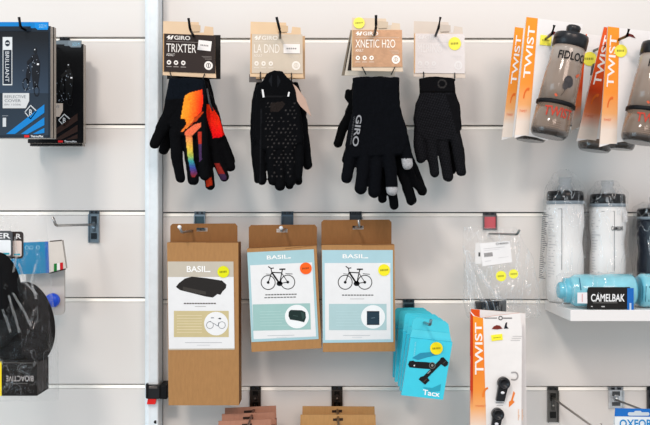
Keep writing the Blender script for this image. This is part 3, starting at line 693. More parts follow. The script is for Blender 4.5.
def basil(label, TL, TR, BR, BL, head, holex, holey, lab, tint, kind, sticker_col, st, d=.098, depth=.042):
    F = Frame((BL[0] + BR[0]) / 2, (BL[1] + BR[1]) / 2, d)
    t = thing('product_box', F, label, 'box', None)
    b = MB()
    b.prism(F, [TL, TR, BR, BL], -depth, 0, KR, 'kraft', side=KRD)
    n_ = 0.0012
    b.prism(F, [((TL[0] * .45 + TR[0] * .55 + .0), TL[1] - .3), (TR[0] - .5, TR[1] - .3), (TR[0] - .5, TR[1] + .4), ((TL[0] * .45 + TR[0] * .55), TL[1] + .4)], -.02, .0002, KRD, 'kraft')
    b.build('carton', t)
    Fh = lambda a, bb, off=0: F.w(a, bb, d - depth + 0.001 + off)
    b = MB()
    hx0, hy0, hx1, hy1 = head
    # header with a slot, built as four strips round the hole
    sx0, sx1, sy0, sy1 = holex - 5, holex + 6, holey - 1.7, holey + 1.9
    c = 2.2
    b.prism(Fh, [(hx0 + c, hy0), (hx1 - c, hy0 - .4), (hx1, hy0 + c), (hx1, sy0), (hx0, sy0), (hx0, hy0 + c)], -.0008, .0008, KRD, 'kraft')
    b.prism(Fh, [(hx0, sy0), (sx0, sy0), (sx0, sy1), (hx0, sy1)], -.0008, .0008, KRD, 'kraft')
    b.prism(Fh, [(sx1, sy0), (hx1, sy0), (hx1, sy1), (sx1, sy1)], -.0008, .0008, KRD, 'kraft')
    b.prism(Fh, [(hx0, sy1), (hx1, sy1), (hx1, hy1), (hx0, hy1)], -.0008, .0008, KRD, 'kraft')
    b.build('header', t)
    # printed label
    q = quad(F, *lab)
    b = MB(); b.prism(q, [(0, 0), (1, 0), (1, 1), (0, 1)], 0.0002, .0006, tint, 'print')
    m = .035 if kind != 'tan' else .0
    top = {'tan': .175, 'bag': .145, 'case': .14}[kind]
    b.rect(q, m, top, 1 - m * (1 if kind != 'tan' else 1), .985 if kind == 'tan' else .97, .0008, (232, 232, 232))
    b.text(q, 'BASIL', (.29, .045 if kind != 'tan' else .05, .61, .09 if kind != 'tan' else .12), .0009, (244, 244, 242), True)
    b.rect(q, .61, .078 if kind != 'tan' else .105, .65, .09 if kind != 'tan' else .12, .0009, (244, 244, 242))
    e = .0010
    if kind == 'tan':
        P = F
        body = [(176, 286.8), (179, 283), (185, 278.5), (192, 276.5), (206, 278), (222, 280.5), (226.5, 284.5), (226, 288), (222.5, 291.5), (220.5, 294.8), (217.5, 294), (213, 297.5), (206, 296.5), (190, 292.5), (180, 290)]
        b.poly(P, body, e, (44, 40, 38))
        b.poly(P, [(183, 286.5), (206, 291.5), (206, 294.5), (200, 294), (183, 290)], e + .0002, (70, 66, 62))
        for i in range(12): b.rect(P, 184 + i * 2.7, 302.8, 186.2 + i * 2.7, 304.0, e, (96, 90, 88))
        b.rect(P, 195, 306, 206, 306.7, e, (190, 188, 186))
        b.rect(P, 174, 310.8, 228.8, 337, e, (206, 192, 150))
        for i in range(7): b.rect(P, 177, 315 + i * 2.8, 202, 315.7 + i * 2.8, e + .0002, (222, 210, 176))
        b.disc(P, 216.2, 323.5, 12, 11.8, e + .0002, (236, 236, 236), n=40)
        for xx in (210, 222): b.ring(P, xx, 325, 3.4, .5, e + .0004, (130, 134, 138))
        b.line(P, [(213.5, 323), (218, 326), (219, 322)], .5, e + .0004, (110, 120, 130)); b.line(P, [(208, 322), (211, 321)], .5, e + .0004, (130, 134, 138))
        b.poly(P, [(218, 318.6), (220, 317.4), (221.5, 318.4), (220.5, 319.4)], e + .0004, (80, 84, 90)); b.rect(P, 211, 317.2, 214, 318.2, e + .0004, (150, 154, 158))
        b.rect(P, 185, 342.2, 222, 342.8, e, (190, 190, 192)); b.rect(P, 197, 344.8, 210, 345.3, e, (205, 205, 207))
    else:
        dx, dy, sk = (0, 0, 0) if kind == 'case' else (-76.5, 0, -.028)
        def P(a, bb, off=0.0):
            return F(a + dx - (bb - 300) * sk * 1.0, bb + dy + (a - 357) * sk * .75, off)
        dz_ = 0 if kind == 'case' else -.6
        bike(b, P, 345.2, 282.2, 1.0, e)
        for i in range(11): b.rect(P, 342 + i * 2.9, 294.5 + dz_, 344.3 + i * 2.9, 295.6 + dz_, e, (104, 104, 104))
        if kind == 'bag':
            for i in range(10): b.rect(P, 341 + i * 3.2, 296.8, 343.6 + i * 3.2, 297.8, e, (112, 112, 112))
        else: b.rect(P, 350, 298.6, 364, 299.1, e, (180, 180, 180))
        b.rect(P, 329, 303.8, 386.5, 330, e, (180, 206, 208) if kind == 'case' else (164, 198, 194))
        for i in range(6): b.rect(P, 336, 311 + i * 2.8, 357 + (i * 7) % 9, 311.5 + i * 2.8, e + .0001, (190, 214, 216) if kind == 'case' else (182, 210, 206))
        b.disc(P, 373, 316.8, 12, 11.8, e + .0002, (238, 240, 240), n=40)
        if kind == 'case':
            b.rect(P, 366.8, 311, 379.3, 324.8, e + .0004, (42, 66, 80)); b.rect(P, 366.8, 311, 379.3, 312.2, e + .0005, (28, 44, 56)); b.line(P, [(371, 318), (375, 317.6)], .5, e + .0006, (120, 140, 150))
            b.rect(P, 366.8, 323.8, 379.3, 324.8, e + .0005, (26, 40, 50))
        else:
            b.poly(P, [(365, 312), (367, 310), (378, 310.6), (381.5, 312.5), (382, 318), (380, 322.6), (374, 321), (366, 319.6), (364.6, 316)], e + .0004, (34, 54, 52))
            b.poly(P, [(377, 312), (380.5, 313.5), (381, 318), (378.5, 320)], e + .0006, (54, 78, 74)); b.line(P, [(369, 315.5), (374, 316.5)], .6, e + .0006, (70, 92, 88))
        b.rect(P, 343, 335, 370, 335.6, e, (196, 200, 202)); b.rect(P, 352, 337, 362, 337.4, e, (206, 210, 212))
    b.build('label', t)
    sticker(t, F, st[0], st[1], 5.9, .0014, sticker_col)
    return t

basil('tall brown cardboard box with a tan label picturing a black battery cover', (167, 242.5), (238.3, 242.5), (239, 405.3), (168.5, 405.3),
      (170.3, 223.8, 237.5, 246), 201.5, 229.5, ((167.6, 261.5), (233.5, 261.5), (234.6, 349.5), (168.8, 350)), (200, 192, 178), 'tan', (226, 226, 30), (223.4, 271.8))
basil('brown cardboard box with a light blue bike label and an orange sticker', (247, 248.6), (316.5, 245.4), (321.5, 348.2), (251.6, 352),
      (248.8, 225, 317, 251), 281.5, 230.5, ((247.2, 252.4), (313.8, 249.2), (318.6, 339), (251.5, 342)), (172, 204, 210), 'bag', (250, 110, 34), (305.8, 268.3))
basil('brown cardboard box with a light blue bike label and a yellow sticker', (321.5, 245), (394.5, 244.7), (395.3, 351.4), (322.8, 352),
      (321.3, 220, 391.5, 248), 357.5, 227.5, ((322, 250), (392.8, 250), (393.2, 342), (322.8, 342.8)), (176, 208, 216), 'case', (244, 232, 50), (384, 270))

# lower packets, cut by the frame
def packet(x0, x1, y0, d, col, label, group, dy=0, thick=.010, hx=None):
    F = Frame((x0 + x1) / 2, y0 + 40, d); t = thing('cardboard_packet', F, label, 'packet', group)
    dk = tuple(int(c * .8) for c in col)
    b = MB(); b.prism(F, [(x0, y0 + dy), (x1, y0 - dy), (x1 + .4, y0 + 14), (x0 - .4, y0 + 14)], -.0006, .0006, col, 'kraft', side=dk)
    b.build('header', t)
    b = MB(); b.prism(F, [(x0 - .8, y0 + 12.0), (x1 + .8, y0 + 11.0), (x1 + 1, y0 + 62), (x0 - 1, y0 + 62)], -.0010, thick, tuple(min(255, int(c * 1.03)) for c in col), 'kraft', side=dk)
    b.build('carton', t)
    if hx:
        b = MB(); b.prism(F, [(hx - 5, y0 + 3.8), (hx + 5, y0 + 3.3), (hx + 5, y0 + 6), (hx - 5, y0 + 6.2)], .0007, .0010, (60, 44, 36)); b.build('hanging_slot', t)
    return t
ROSE = (180, 132, 110); KP = (190, 148, 98)
packet(225, 276, 406.8, .040, ROSE, 'rose-brown packet at the back of its hook, edge highest', 'rose-brown packets', 1.2, hx=249)
packet(222, 274.5, 413.0, .078, ROSE, 'rose-brown packet in the middle of its hook', 'rose-brown packets', 1.0, hx=248)
packet(218.5, 271, 420.0, .116, ROSE, 'rose-brown packet at the front of its hook, edge lowest', 'rose-brown packets', 1.0, hx=247)
packet(302.5, 374.5, 406.3, .040, KP, 'wide kraft packet at the back of its hook', 'kraft packets', -.2, hx=337)
packet(300.5, 375.5, 414.6, .085, KP, 'wide kraft packet at the front of its hook', 'kraft packets', 0, hx=338)

# ------------------------------------------------------------------ turquoise boxes
TQ = (72, 206, 226); TQD = (46, 184, 210)
def tacx(x, y, d, i, label, rot=0.0):
    """x, y: hanging point of the box in the photo"""
    F = Frame(x, y, d)
    t = thing('turquoise_box', F, label, 'box', 'turquoise boxes on one hook')
    s = (DC - .19) / (DC - d) * 1.0     # same real size at every depth
    cr, sr = math.cos(rot), math.sin(rot)
    def P(a, bb, off=0.0):
        u, v = (a - 430) * s, (bb - 323) * s
        return F(x + u * cr - v * sr, y + u * sr + v * cr, off)
    b = MB(); b.prism(P, [(410.5, 338), (452.5, 342.5), (443, 399.8), (401.3, 395.2)], -.011, 0, TQ, 'gloss', side=TQD)
    b.build('carton', t)
    b = MB(); hx, hy = 430, 323
    b.prism(P, [(414, 320.5), (417, 318.5), (446, 322), (449.5, 325), (452.3, 342.4), (410.7, 338)], -.0115, -.0103, (84, 206, 222), 'gloss', side=TQD)
    b.prism(P, [(410.5, 338), (452.5, 342.5), (450.5, 334), (413, 330)], -.0095, -.0085, (96, 210, 224), 'gloss', side=TQD)
    b.build('header', t)
    if i == 0:
        b = MB(); e = .0004; K = (26, 26, 28)
        def art(a, bb, off=0.0): return P(a, bb, off)
        b.poly(art, [(412, 358), (420, 353), (431, 352), (438, 355), (428, 357), (418, 360)], e, (50, 150, 178)); b.poly(art, [(423, 387), (432, 388), (441, 384), (440, 391), (430, 392)], e, (52, 168, 190))
        b.poly(art, [(409.5, 361), (413, 360.5), (415, 361.5), (426, 362), (434, 363), (435, 367), (430, 369), (420, 368.3), (409.5, 367.3), (408, 364.5)], e + .0002, K)
        b.poly(art, [(441, 357.5), (443.5, 357.2), (448.2, 362.3), (447.5, 365), (444.8, 366.8), (441, 364.2), (427.5, 377.5), (429.5, 380.3), (425, 384.6), (418.6, 379.2), (420.5, 376.8), (423.5, 376), (439.5, 360)], e + .0003, K)
        b.ring(art, 432.2, 365.3, 2.9, .7, e + .0005, (120, 118, 116)); b.disc(art, 432.2, 365.3, 1.2, 1.2, e + .0005, (150, 146, 142))
        b.disc(art, 414.3, 365.4, .8, .8, e + .0005, (210, 210, 210)); b.line(art, [(427.5, 373.5), (430.5, 370.5)], 1, e + .0005, (150, 150, 152))
        b.line(art, [(423.5, 381.8), (426.5, 379)], .8, e + .0005, (90, 70, 60)); b.line(art, [(443, 363.3), (445.8, 361)], .6, e + .0005, (90, 84, 80))
        b.text(quad(P, (423, 389.2), (439.8, 391.6), (439.4, 397), (422.5, 394.6)), 'Tacx', (0, 0, 1, 1), e + .0005, (248, 250, 250), True)
        b.text(quad(P, (416.2, 341.5), (414.8, 356), (413.4, 356), (414.8, 341.5)), 'T00 SERIES', (0, 0, 1, 1), e, (150, 222, 232))
        b.build('printed_artwork', t); sticker(t, P, 436.3, 348.2, 6.3, .0012, (246, 226, 30))
    return t
n_t = 5
for j in range(n_t):
    f = j / (n_t - 1)
    X, Y, D_ = 411.5 + (430 - 411.5) * f, 311 + (323 - 311) * f, .030 + (.19 - .03) * f
    lab = ['turquoise box closest to the wall on its hook', 'second turquoise box out from the wall', 'turquoise box in the middle of the stack on the hook',
           'turquoise box directly behind the one with the yellow sticker', 'foremost turquoise box with a black bracket picture and yellow sticker'][j]
    if j < 2: X -= 1.5
    tacx(X, Y, D_, 0 if j == n_t - 1 else 1, lab, rot=-.125 * (1 - f))

# ------------------------------------------------------------------ bottle packages
OR, ORD, OW = (250, 150, 44), (232, 96, 30), (240, 226, 214)
def bottle_obj(F, base, top, L, R, label, show, group='smoke-grey bottles with their cards', card=None):
    """base/top = (px, py, depth) of the bottle axis; R radius in m"""
    t = thing('bottle_package' if base else 'hanging_card', F, label, 'bottle' if base else 'card', group if base else None)
    if card: card(t)
    if not base: return t
    A = F.w(*base); B = F.w(*top); M = axis_matrix(A, B); H = (B - A).length
    sm = (164, 146, 132); sm2 = (148, 129, 114); dk = (60, 54, 52)
    prof = [(R * .86, 0, dk), (R * .97, .003, dk), (R * 1.03, .007, (80, 72, 68)), (R * 1.04, .012, sm2), (R * 1.03, H * .285, sm2)]
    b = MB(); b.lathe(prof, M, 'smoke')
    prof = [(R * 1.02, H * .325, sm), (R * 1.0, H * .50, sm), (R * .975, H * .63, sm), (R * .93, H * .66, sm), (R * .92, H * .80, (196, 184, 174)), (R * .90, H * .85, sm)]
    b.lathe(prof, M, 'smoke')
    b.lathe([(R * .45, H * .02, (120, 106, 96)), (R * .45, H * .8, (120, 106, 96))], M, 'smoke', 24)
    def wrap(a, h, off=0.0):
        rr = R * (1.035 if h < H * .5 else .94 if h > H * .64 else 1.0) + off + .0006
        ang = a / rr; return M @ Vector((math.sin(ang) * rr * XS, -math.cos(ang) * rr * YS, h))
    xh = M.col[0].to_3d(); yh = M.col[1].to_3d(); XS = 1 if xh.x > 0 else -1; YS = 1 if yh.y > 0 else -1
    if show:
        b.text(wrap, 'FIDLOCK', (-R * .72, H * .775, R * 1.20, H * .70), .0002, (26, 22, 22), True)
        b.text(wrap, 'TWIST', (-R * .80, H * .26, R * .85, H * .17), .0002, (196, 74, 56), True)
        for i in range(4): b.rect(wrap, -R * .4, H * (.13 - i * .018), R * .3, H * (.126 - i * .018), .0002, (150, 130, 116), n=6)
        b.poly(wrap, [(R * .5, H * .575), (R * .75, H * .60), (R * .8, H * .585), (R * .6, H * .55)], .0002, (214, 110, 78))
        b.line(wrap, [(-R * .42, H * .37), (-R * .30, H * .35)], .003, .0002, (206, 100, 70)); b.line(wrap, [(-R * .1, H * .36), (R * .02, H * .40), (R * .06, H * .45)], .0008, .0002, (80, 66, 60))
        # dark magnetic base seen on the flank
        b.disc(wrap, R * .16, H * .50, R * .26, H * .055, .0004, (64, 60, 62), 'plastic', 30, .3); b.disc(wrap, R * .02, H * .46, R * .16, H * .04, .0005, (60, 56, 58), 'plastic', 24)
    b.build('bottle_body', t)
    b = MB(); b.lathe([(R * 1.03, H * .285, (20, 20, 24)), (R * 1.08, H * .29, (20, 20, 24)), (R * 1.08, H * .32, (20, 20, 24)), (R * 1.03, H * .325, (20, 20, 24))], M, 'rubber'); b.build('rubber_band', t)
    b = MB(); c = (36, 36, 40)
    b.lathe([(R * .90, H * .835, c), (R * .95, H * .84, c), (R * .955, H * .93, c), (R * .92, H * .955, c), (R * .60, H * .962, c), (R * .40, H * .965, c)], M, 'plastic'); b.build('cap', t)
    b = MB(); c = (52, 51, 52)
    b.lathe([(R * .38, H * .955, c), (R * .32, H * .97, c), (R * .30, H * .985, c), (R * .38, H * 1.0, (40, 40, 44)), (R * .40, H * 1.03, (34, 34, 38)), (R * .34, H * 1.045, (34, 34, 38))], M, 'plastic', 32); b.build('nozzle', t)
    return t

def twist_card(F, q, strip, letters=True, deep=False, hole=None, sticker_=None, off=0.0, side=.004, extra=None):
    """q: TL,TR,BR,BL of the card; strip: u width at top and bottom of the orange band"""
    Q = quad(F, *q)
    def make(t):
        b = MB(); b.prism(Q, [(0, 0), (1, 0), (1, 1), (.75, .97), (.5, .955), (.25, .97), (0, 1)], off - side, off, (238, 234, 232), 'print', side=(226, 206, 190))
        o1, o2 = (ORD, (206, 74, 26)) if deep else (OR, (246, 132, 36))
        n = 10
        stops = [(0, o1), (.35, o1), (.55, o2), (.74, (236, 140, 90)), (.88, OW), (1, OW)]
        if not deep: stops = [(0, (248, 160, 50)), (.3, (252, 158, 44)), (.55, (250, 160, 66)), (.72, (244, 182, 122)), (.86, OW), (1, OW)]
        for (v0, c0), (v1, c1) in zip(stops, stops[1:]):
            s0 = strip[0] + (strip[1] - strip[0]) * v0; s1 = strip[0] + (strip[1] - strip[0]) * v1
            if v1 > .985: v1 = .975
            b.poly(Q, [(0, v0), (s0, v0), (s1, v1), (0, v1)], off + .0003, None, cols=[c0, c0, c1, c1])
        if letters:
            s = strip[0]; ql = quad(Q, (.02 + s * .14, .50), (.02 + s * .14, .07), (s * .86, .07), (s * .90, .50))
            b.text(ql, 'TWIST', (0, 0, 1, 1), off + .0006, (250, 244, 240), True)
        s = strip[0] * .5
        b.text(Q, 'TWIST', (.03 + s * .1, .765, s * 1.9, .785), off + .0006, (222, 100, 60)); b.ring(Q, s * 1.7, .66, s * .7, s * .25, off + .0006, (240, 124, 50), t0=math.pi * .95, t1=math.pi * 1.6, ry=.07, n=8)
        if extra: extra(b, Q, off)
        b.build('backing_card', t)
        if hole:
            b = MB(); h = hole
            b.poly(F, [(h[0] - 7, h[1] + 4.5), (h[0] - 2, h[1] + .5), (h[0] + 1, h[1] - .5), (h[0] + 5, h[1] + 1), (h[0] + 7.5, h[1] + 4.5), (h[0] + 2, h[1] + 2.5), (h[0] - 2, h[1] + 3)], off + .0008, (110, 36, 30)); b.build('hanging_slot', t)
        for st in (sticker_ or []): sticker(t, F, *st[:3], off + .001, (254, 242, 96), square=st[3], ry=st[4] if len(st) > 4 else None, rot=.1 if st[3] else 0)
    return make
# behind, then in front (left hook)
F = Frame(525, 140, .10)
bottle_obj(F, (530, 141, .066), (541, 62, .066), 0, .025, 'bottle pack with its orange strip peeking out left of the front card', False,
           card=twist_card(F, ((515, 27), (560, 33), (548, 141), (501.5, 140)), (.19, .22), deep=False, off=0, side=.002))
F = Frame(590, 140, .03)
bottle_obj(F, None, None, 0, .022, 'empty-looking card between the two hooks, round yellow sticker on its white card', False,
           card=twist_card(F, ((586, 34), (606, 36), (603, 118), (571, 133)), (.05, .28), deep=True, letters=False, sticker_=[(589.5, 59, 7, False)], side=.002))
F = Frame(546, 137, .165)
bottle_obj(F, (548, 137, .195), (573, 31, .195), 0, .0266, 'smoke-grey bottle hanging tilted on a white card with an orange strip and square yellow note', True,
           card=twist_card(F, ((526.5, 17), (583, 24), (562, 139), (514.5, 138)), (.20, .29), hole=(553, 32), sticker_=[(545.5, 40.5, 5.6, True, 5)], side=.003))
# right hook
F = Frame(590, 150, .10)
bottle_obj(F, (594, 151, .068), (608, 62, .068), 0, .026, 'bottle pack with a deep orange strip behind the frontmost card on its hook', False,
           card=twist_card(F, ((604, 27), (650, 33), (624, 147), (576.5, 141)), (.24, .40), deep=True, side=.002))
F = Frame(620, 150, .148)
bottle_obj(F, (621, 149.5, .124), (630, 66, .124), 0, .0195, 'bottle whose dark base peeks out low beside the deep orange strip', False,
           card=twist_card(F, ((610, 28), (656, 33), (640, 146), (600, 146)), (.24, .34), letters=False, side=.002))
F = Frame(640, 140, .175)
bottle_obj(F, (639.5, 143, .205), (661, 40, .205), 0, .0268, 'smoke-grey bottle cut by the frame with a bright orange strip and round yellow sticker', True,
           card=twist_card(F, ((608, 26.5), (664, 33), (650, 146), (599.5, 147)), (.20, .34), hole=(628, 34), sticker_=[(620.5, 51, 6.3, False)], side=.003))

# lower connector card
F = Frame(497, 370, .13)
t = thing('connector_package', F, 'white card with an orange strip hanging behind the one with black connectors', 'card')
twist_card(F, ((471, 309), (525.5, 313.5), (527, 470), (470.5, 470)), (.16, .16), deep=True, letters=False, side=.004)(t)
F = Frame(497, 370, .155)
t = thing('connector_package', F, 'white card with an orange strip holding two round black magnetic connectors', 'card')
def low_extra(b, Q, off):
    o = off + .0006
    b.rect(F, 484.5, 317.6, 497, 318.4, o, (120, 112, 108), n=4); b.rect(F, 503, 317.6, 512, 318.5, o, (90, 84, 82)); b.ring(F, 500.5, 318, 1.8, .8, o, (60, 56, 56))
    for i in range(3): b.rect(F, 510.5 + (2 - i), 336 + i * 2, 522 - i, 336.5 + i * 2, o, (196, 192, 190))
    b.ring(F, 514.5, 376, 3.2, 1.5, o, (176, 172, 170), t0=-math.pi / 2, t1=math.pi / 2, ry=3.8); b.line(F, [(514.5, 372.2), (511, 372.6)], 1.5, o, (176, 172, 170)); b.line(F, [(514.5, 379.8), (511, 379.4)], 1.5, o, (176, 172, 170))
    b.poly(F, [(513.5, 391), (515, 393), (512.8, 400), (514.5, 402), (508.8, 407.3), (509, 401.5), (510.8, 400.5)], o, (240, 140, 60))
    for x in (517.5, 521.3): b.text(quad(F, (x, 420), (x, 409), (x + 2, 409), (x + 2, 420)), 'magnetic', (0, 0, 1, 1), o, (238, 178, 120))
    b.rect(F, 495.5, 402.2, 504, 403.2, o, (180, 176, 176)); b.rect(F, 496.5, 405, 503, 405.7, o, (190, 186, 186))
tc = [(0, (250, 160, 46)), (.25, (248, 140, 40)), (.48, (246, 160, 74)), (.60, (244, 180, 120)), (.74, OW), (1, OW)]
b = MB()
b.prism(F, [(470.3, 311), (475, 316), (482, 318), (497, 315.5), (520, 313), (522, 330), (521, 470), (470, 470)], -.003, 0, (240, 236, 233), 'print', side=(214, 110, 50))
ys = lambda v: 318.3 + v * 150
for (v0, c0), (v1, c1) in zip(tc, tc[1:]):
    x1_ = lambda v: 483 + 4.5 * v
    b.poly(F, [(473, ys(v0) - (2.5 if v0 == 0 else 0)), (x1_(v0), ys(v0)), (x1_(v1), ys(v1)), (473, ys(v1))], .0003, None, cols=[c0, c0, c1, c1])
    d0 = tuple(int(c * f_) for c, f_ in zip(c0, (.84, .45, .4))) if v0 < .5 else c0; d1 = tuple(int(c * f_) for c, f_ in zip(c1, (.84, .45, .4))) if v1 < .5 else c1
    b.poly(F, [(470.4, ys(v0) - (6 if v0 == 0 else 0)), (473, ys(v0) - (2.5 if v0 == 0 else 0)), (473, ys(v1)), (470.2, ys(v1))], .0003, None, cols=[d0, d0, d1, d1])
b.text(quad(F, (474.8, 374.5), (474.8, 322.5), (481.6, 322.5), (483.8, 374.5)), 'TWIST', (0, 0, 1, 1), .0006, (250, 246, 242), True)
b.text(F, 'TWIST', (475, 405, 486, 407), .0006, (222, 110, 66)); b.ring(F, 488, 397, 5, 2, .0006, (244, 140, 56), t0=math.pi, t1=math.pi * 1.5, ry=9, n=8)
low_extra(b, None, 0)
b.build('backing_card', t)
b = MB(); b.poly(F, [(491.6, 329), (493.5, 326.5), (496.5, 325), (500, 325.6), (502.4, 328.6), (497, 329.4)], .0008, (130, 52, 40)); b.poly(F, [(503.8, 328.6), (505.4, 323), (507, 322), (506.6, 326), (508.5, 328.4)], .0008, (38, 40, 48)); b.build('hanging_slot', t)
sticker(t, F, 496.8, 337.4, 5.6, .0008, (254, 242, 70), square=True, ry=3, rot=-.12)
for (a1_, b1_, a2, b2, sc) in ((503, 382.5, 499.6, 400.5, 1), (497, 413.5, 494.5, 430, 1)):
    b = MB(); K = (24, 24, 28)
    b.prism(F, [(a1_ - 4.8, b1_), (a1_ + 4.6, b1_ + 2), (a2 + 4, b2), (a2 - 4.2, b2 - .6)], .0005, .007, K, 'plastic')
    M = Matrix.Translation(F(a1_, b1_, .0005)) @ Matrix.Rotation(math.pi / 2, 4, 'X')
    b.lathe([(.0094, 0, K), (.0094, .008, K), (.0085, .0105, K), (.0060, .0105, (40, 40, 44)), (.0056, .0085, (34, 34, 38)), (.0001, .0085, (34, 34, 38))], M, 'plastic', 32)
    b.build('magnetic_connector', t)
    b = MB(); b.ell(F(a1_ - 1.5, b1_ + 9, .0085), (.003, .0015, .0022), (228, 228, 230), 'gloss'); b.build('release_button', t)

# ------------------------------------------------------------------ film pouches
def pouch(t, F, rows, m='film', name='plastic_bag', nu=40, nv=70, amp=.0035, seed=0, d0=0.0, fold=.5):
    """rows: (py, x_left, x_right, half depth in m); flattened closed bag with creased film"""
    b = MB(); vs_ = []; ys_ = [r[0] for r in rows]
    for j in range(nv + 1):
        y = ys_[0] + (ys_[-1] - ys_[0]) * j / nv
        for r0, r1 in zip(rows, rows[1:]):
            if y <= r1[0] + 1e-6: break
        f = (y - r0[0]) / (r1[0] - r0[0]); f = f * f * (3 - 2 * f)
        xl, xr, hd = [r0[i] * (1 - f) + r1[i] * f for i in (1, 2, 3)]
        for k in range(nu):
            a = 2 * math.pi * k / nu; c, s_ = math.cos(a), math.sin(a)
            x = (xl + xr) / 2 + (xr - xl) / 2 * math.copysign(abs(c) ** .8, c)
            o = d0 + hd * math.copysign(abs(s_) ** .7, s_)
            pv = Vector((x * .11, y * .055, (3 if s_ > 0 else 9) + seed))
            nz = noise.noise(pv) + .6 * abs(noise.noise(pv * 2.7)) - .3 + .3 * abs(noise.noise(pv * 6))
            am = amp * (.35 + .65 * abs(s_))
            vs_.append(F(x + nz * amp / F.k * .25, y + .4 * nz, o + am * nz))
    fs = [[j * nu + k, j * nu + (k + 1) % nu, (j + 1) * nu + (k + 1) % nu, (j + 1) * nu + k] for j in range(nv) for k in range(nu)]
    b.add(vs_, fs, (255, 255, 255), m, True)
    return b.build(name, t)

# clear spare-part bag on its hook
F = Frame(500, 270, .080)
t = thing('parts_bag', F, 'clear plastic bag with two white labels and yellow dots above the connector card', 'bag')
b = MB(); b.rbox(F, 480, 300.5, 504, 314, -.004, .012, (22, 27, 34), 'plastic', .004)
b.rbox(F, 474.5, 301, 480.5, 312, -.002, .008, (60, 56, 54), 'plastic', .002)
b.prism(F, [(497, 300), (504.5, 299), (504, 312), (499, 315)], .012, .0145, (96, 100, 102), 'plastic')
for i in range(5): b.line(F, [(482 + i * 3, 300.5), (485 + i * 3, 311)], 1.0, .0128, (116, 130, 140) if i % 2 else (30, 50, 64))
b.line(F, [(486, 311.5), (499, 314.5), (500, 303)], .9, .0150, (40, 40, 44))
b.build('spare_part', t)
b = MB()
b.prism(F, [(473.8, 243), (479, 242), (480, 263), (473.5, 263.5)], .0135, .0138, (228, 226, 224)); b.rect(F, 476.8, 252, 478.6, 256, .014, (90, 90, 90)); b.build('paper_label', t)
b = MB(); ql = quad(F, (478, 243), (508, 240.5), (510, 261.5), (480.8, 265.6)); b.prism(ql, [(0, 0), (1, 0), (1, 1), (0, 1)], .0145, .0148, (238, 236, 235))
b.text(ql, 'BOSCH', (.65, .05, .93, .13), .0151, (70, 70, 74), True); b.ring(ql, .57, .09, .04, .015, .0151, (90, 90, 94), ry=.05)
for i in range(9): b.rect(ql, .10 + i * .032, .44, .118 + i * .032, .62, .0151, (90, 90, 92))
b.rect(ql, .1, .25, .80, .265, .0151, (190, 188, 188)); b.rect(ql, .1, .33, .62, .34, .0151, (200, 198, 198)); b.rect(ql, .1, .8, .3, .815, .0151, (190, 188, 188)); b.rect(ql, .55, .72, .9, .735, .0151, (206, 204, 203))
b.build('paper_label', t)
sticker(t, F, 499, 275.3, 5.2, .0155, (244, 240, 80)); sticker(t, F, 511.3, 273.2, 4.6, .0155, (244, 240, 90))
pouch(t, F, [(227, 463, 516, .001), (233, 463, 520, .003), (262, 464, 534, .008), (300, 463, 540, .018), (314, 466, 541, .012), (318, 468, 538, .002)], 'film_thin', amp=.004, seed=1)
b = MB()
for pts in ([(466, 262), (470, 280), (478, 300)], [(470, 262), (480, 282), (499, 299)], [(475, 268), (484, 286), (494, 298)], [(464, 250), (466, 290), (470, 312)]):
    for (a, c), (a2, c2) in zip(pts, pts[1:]):
        b.add([F(a, c, .016), F(a2, c2, .021), F(a2 + 6, c2 + 1, .014), F(a + 5, c, .013)], [[0, 1, 2, 3]], (255, 255, 255), 'film_fold_glint', True)
b.build('film_crease_glint', t)  # creased film of the bag, its white glints shaped as ribbons

# ------------------------------------------------------------------ white shelf and what stands on it
SD = .148
zt = W(0, 310.0, SD).z; zb = W(0, 321.3, SD).z; sx0 = W(570.5, 0, SD).x
F = Frame(650, 310, 0.0)
so = bpy.data.objects.new('wall_shelf', None)
o_ = Vector(((sx0 + .9) / 2, -.0006, zt))
b = MB(); b.rbox(lambda a, bb, off=0: Vector((a, -off, bb)) - o_, sx0, zt, .95, zb, .0006, SD, (236, 233, 231), 'laminate', .0008)
s_ = b.build('wall_shelf', loc=o_); s_['label'] = 'white shelf board on the slatted wall carrying the wrapped bottles'; s_['category'] = 'shelf'
bpy.data.objects.remove(so)

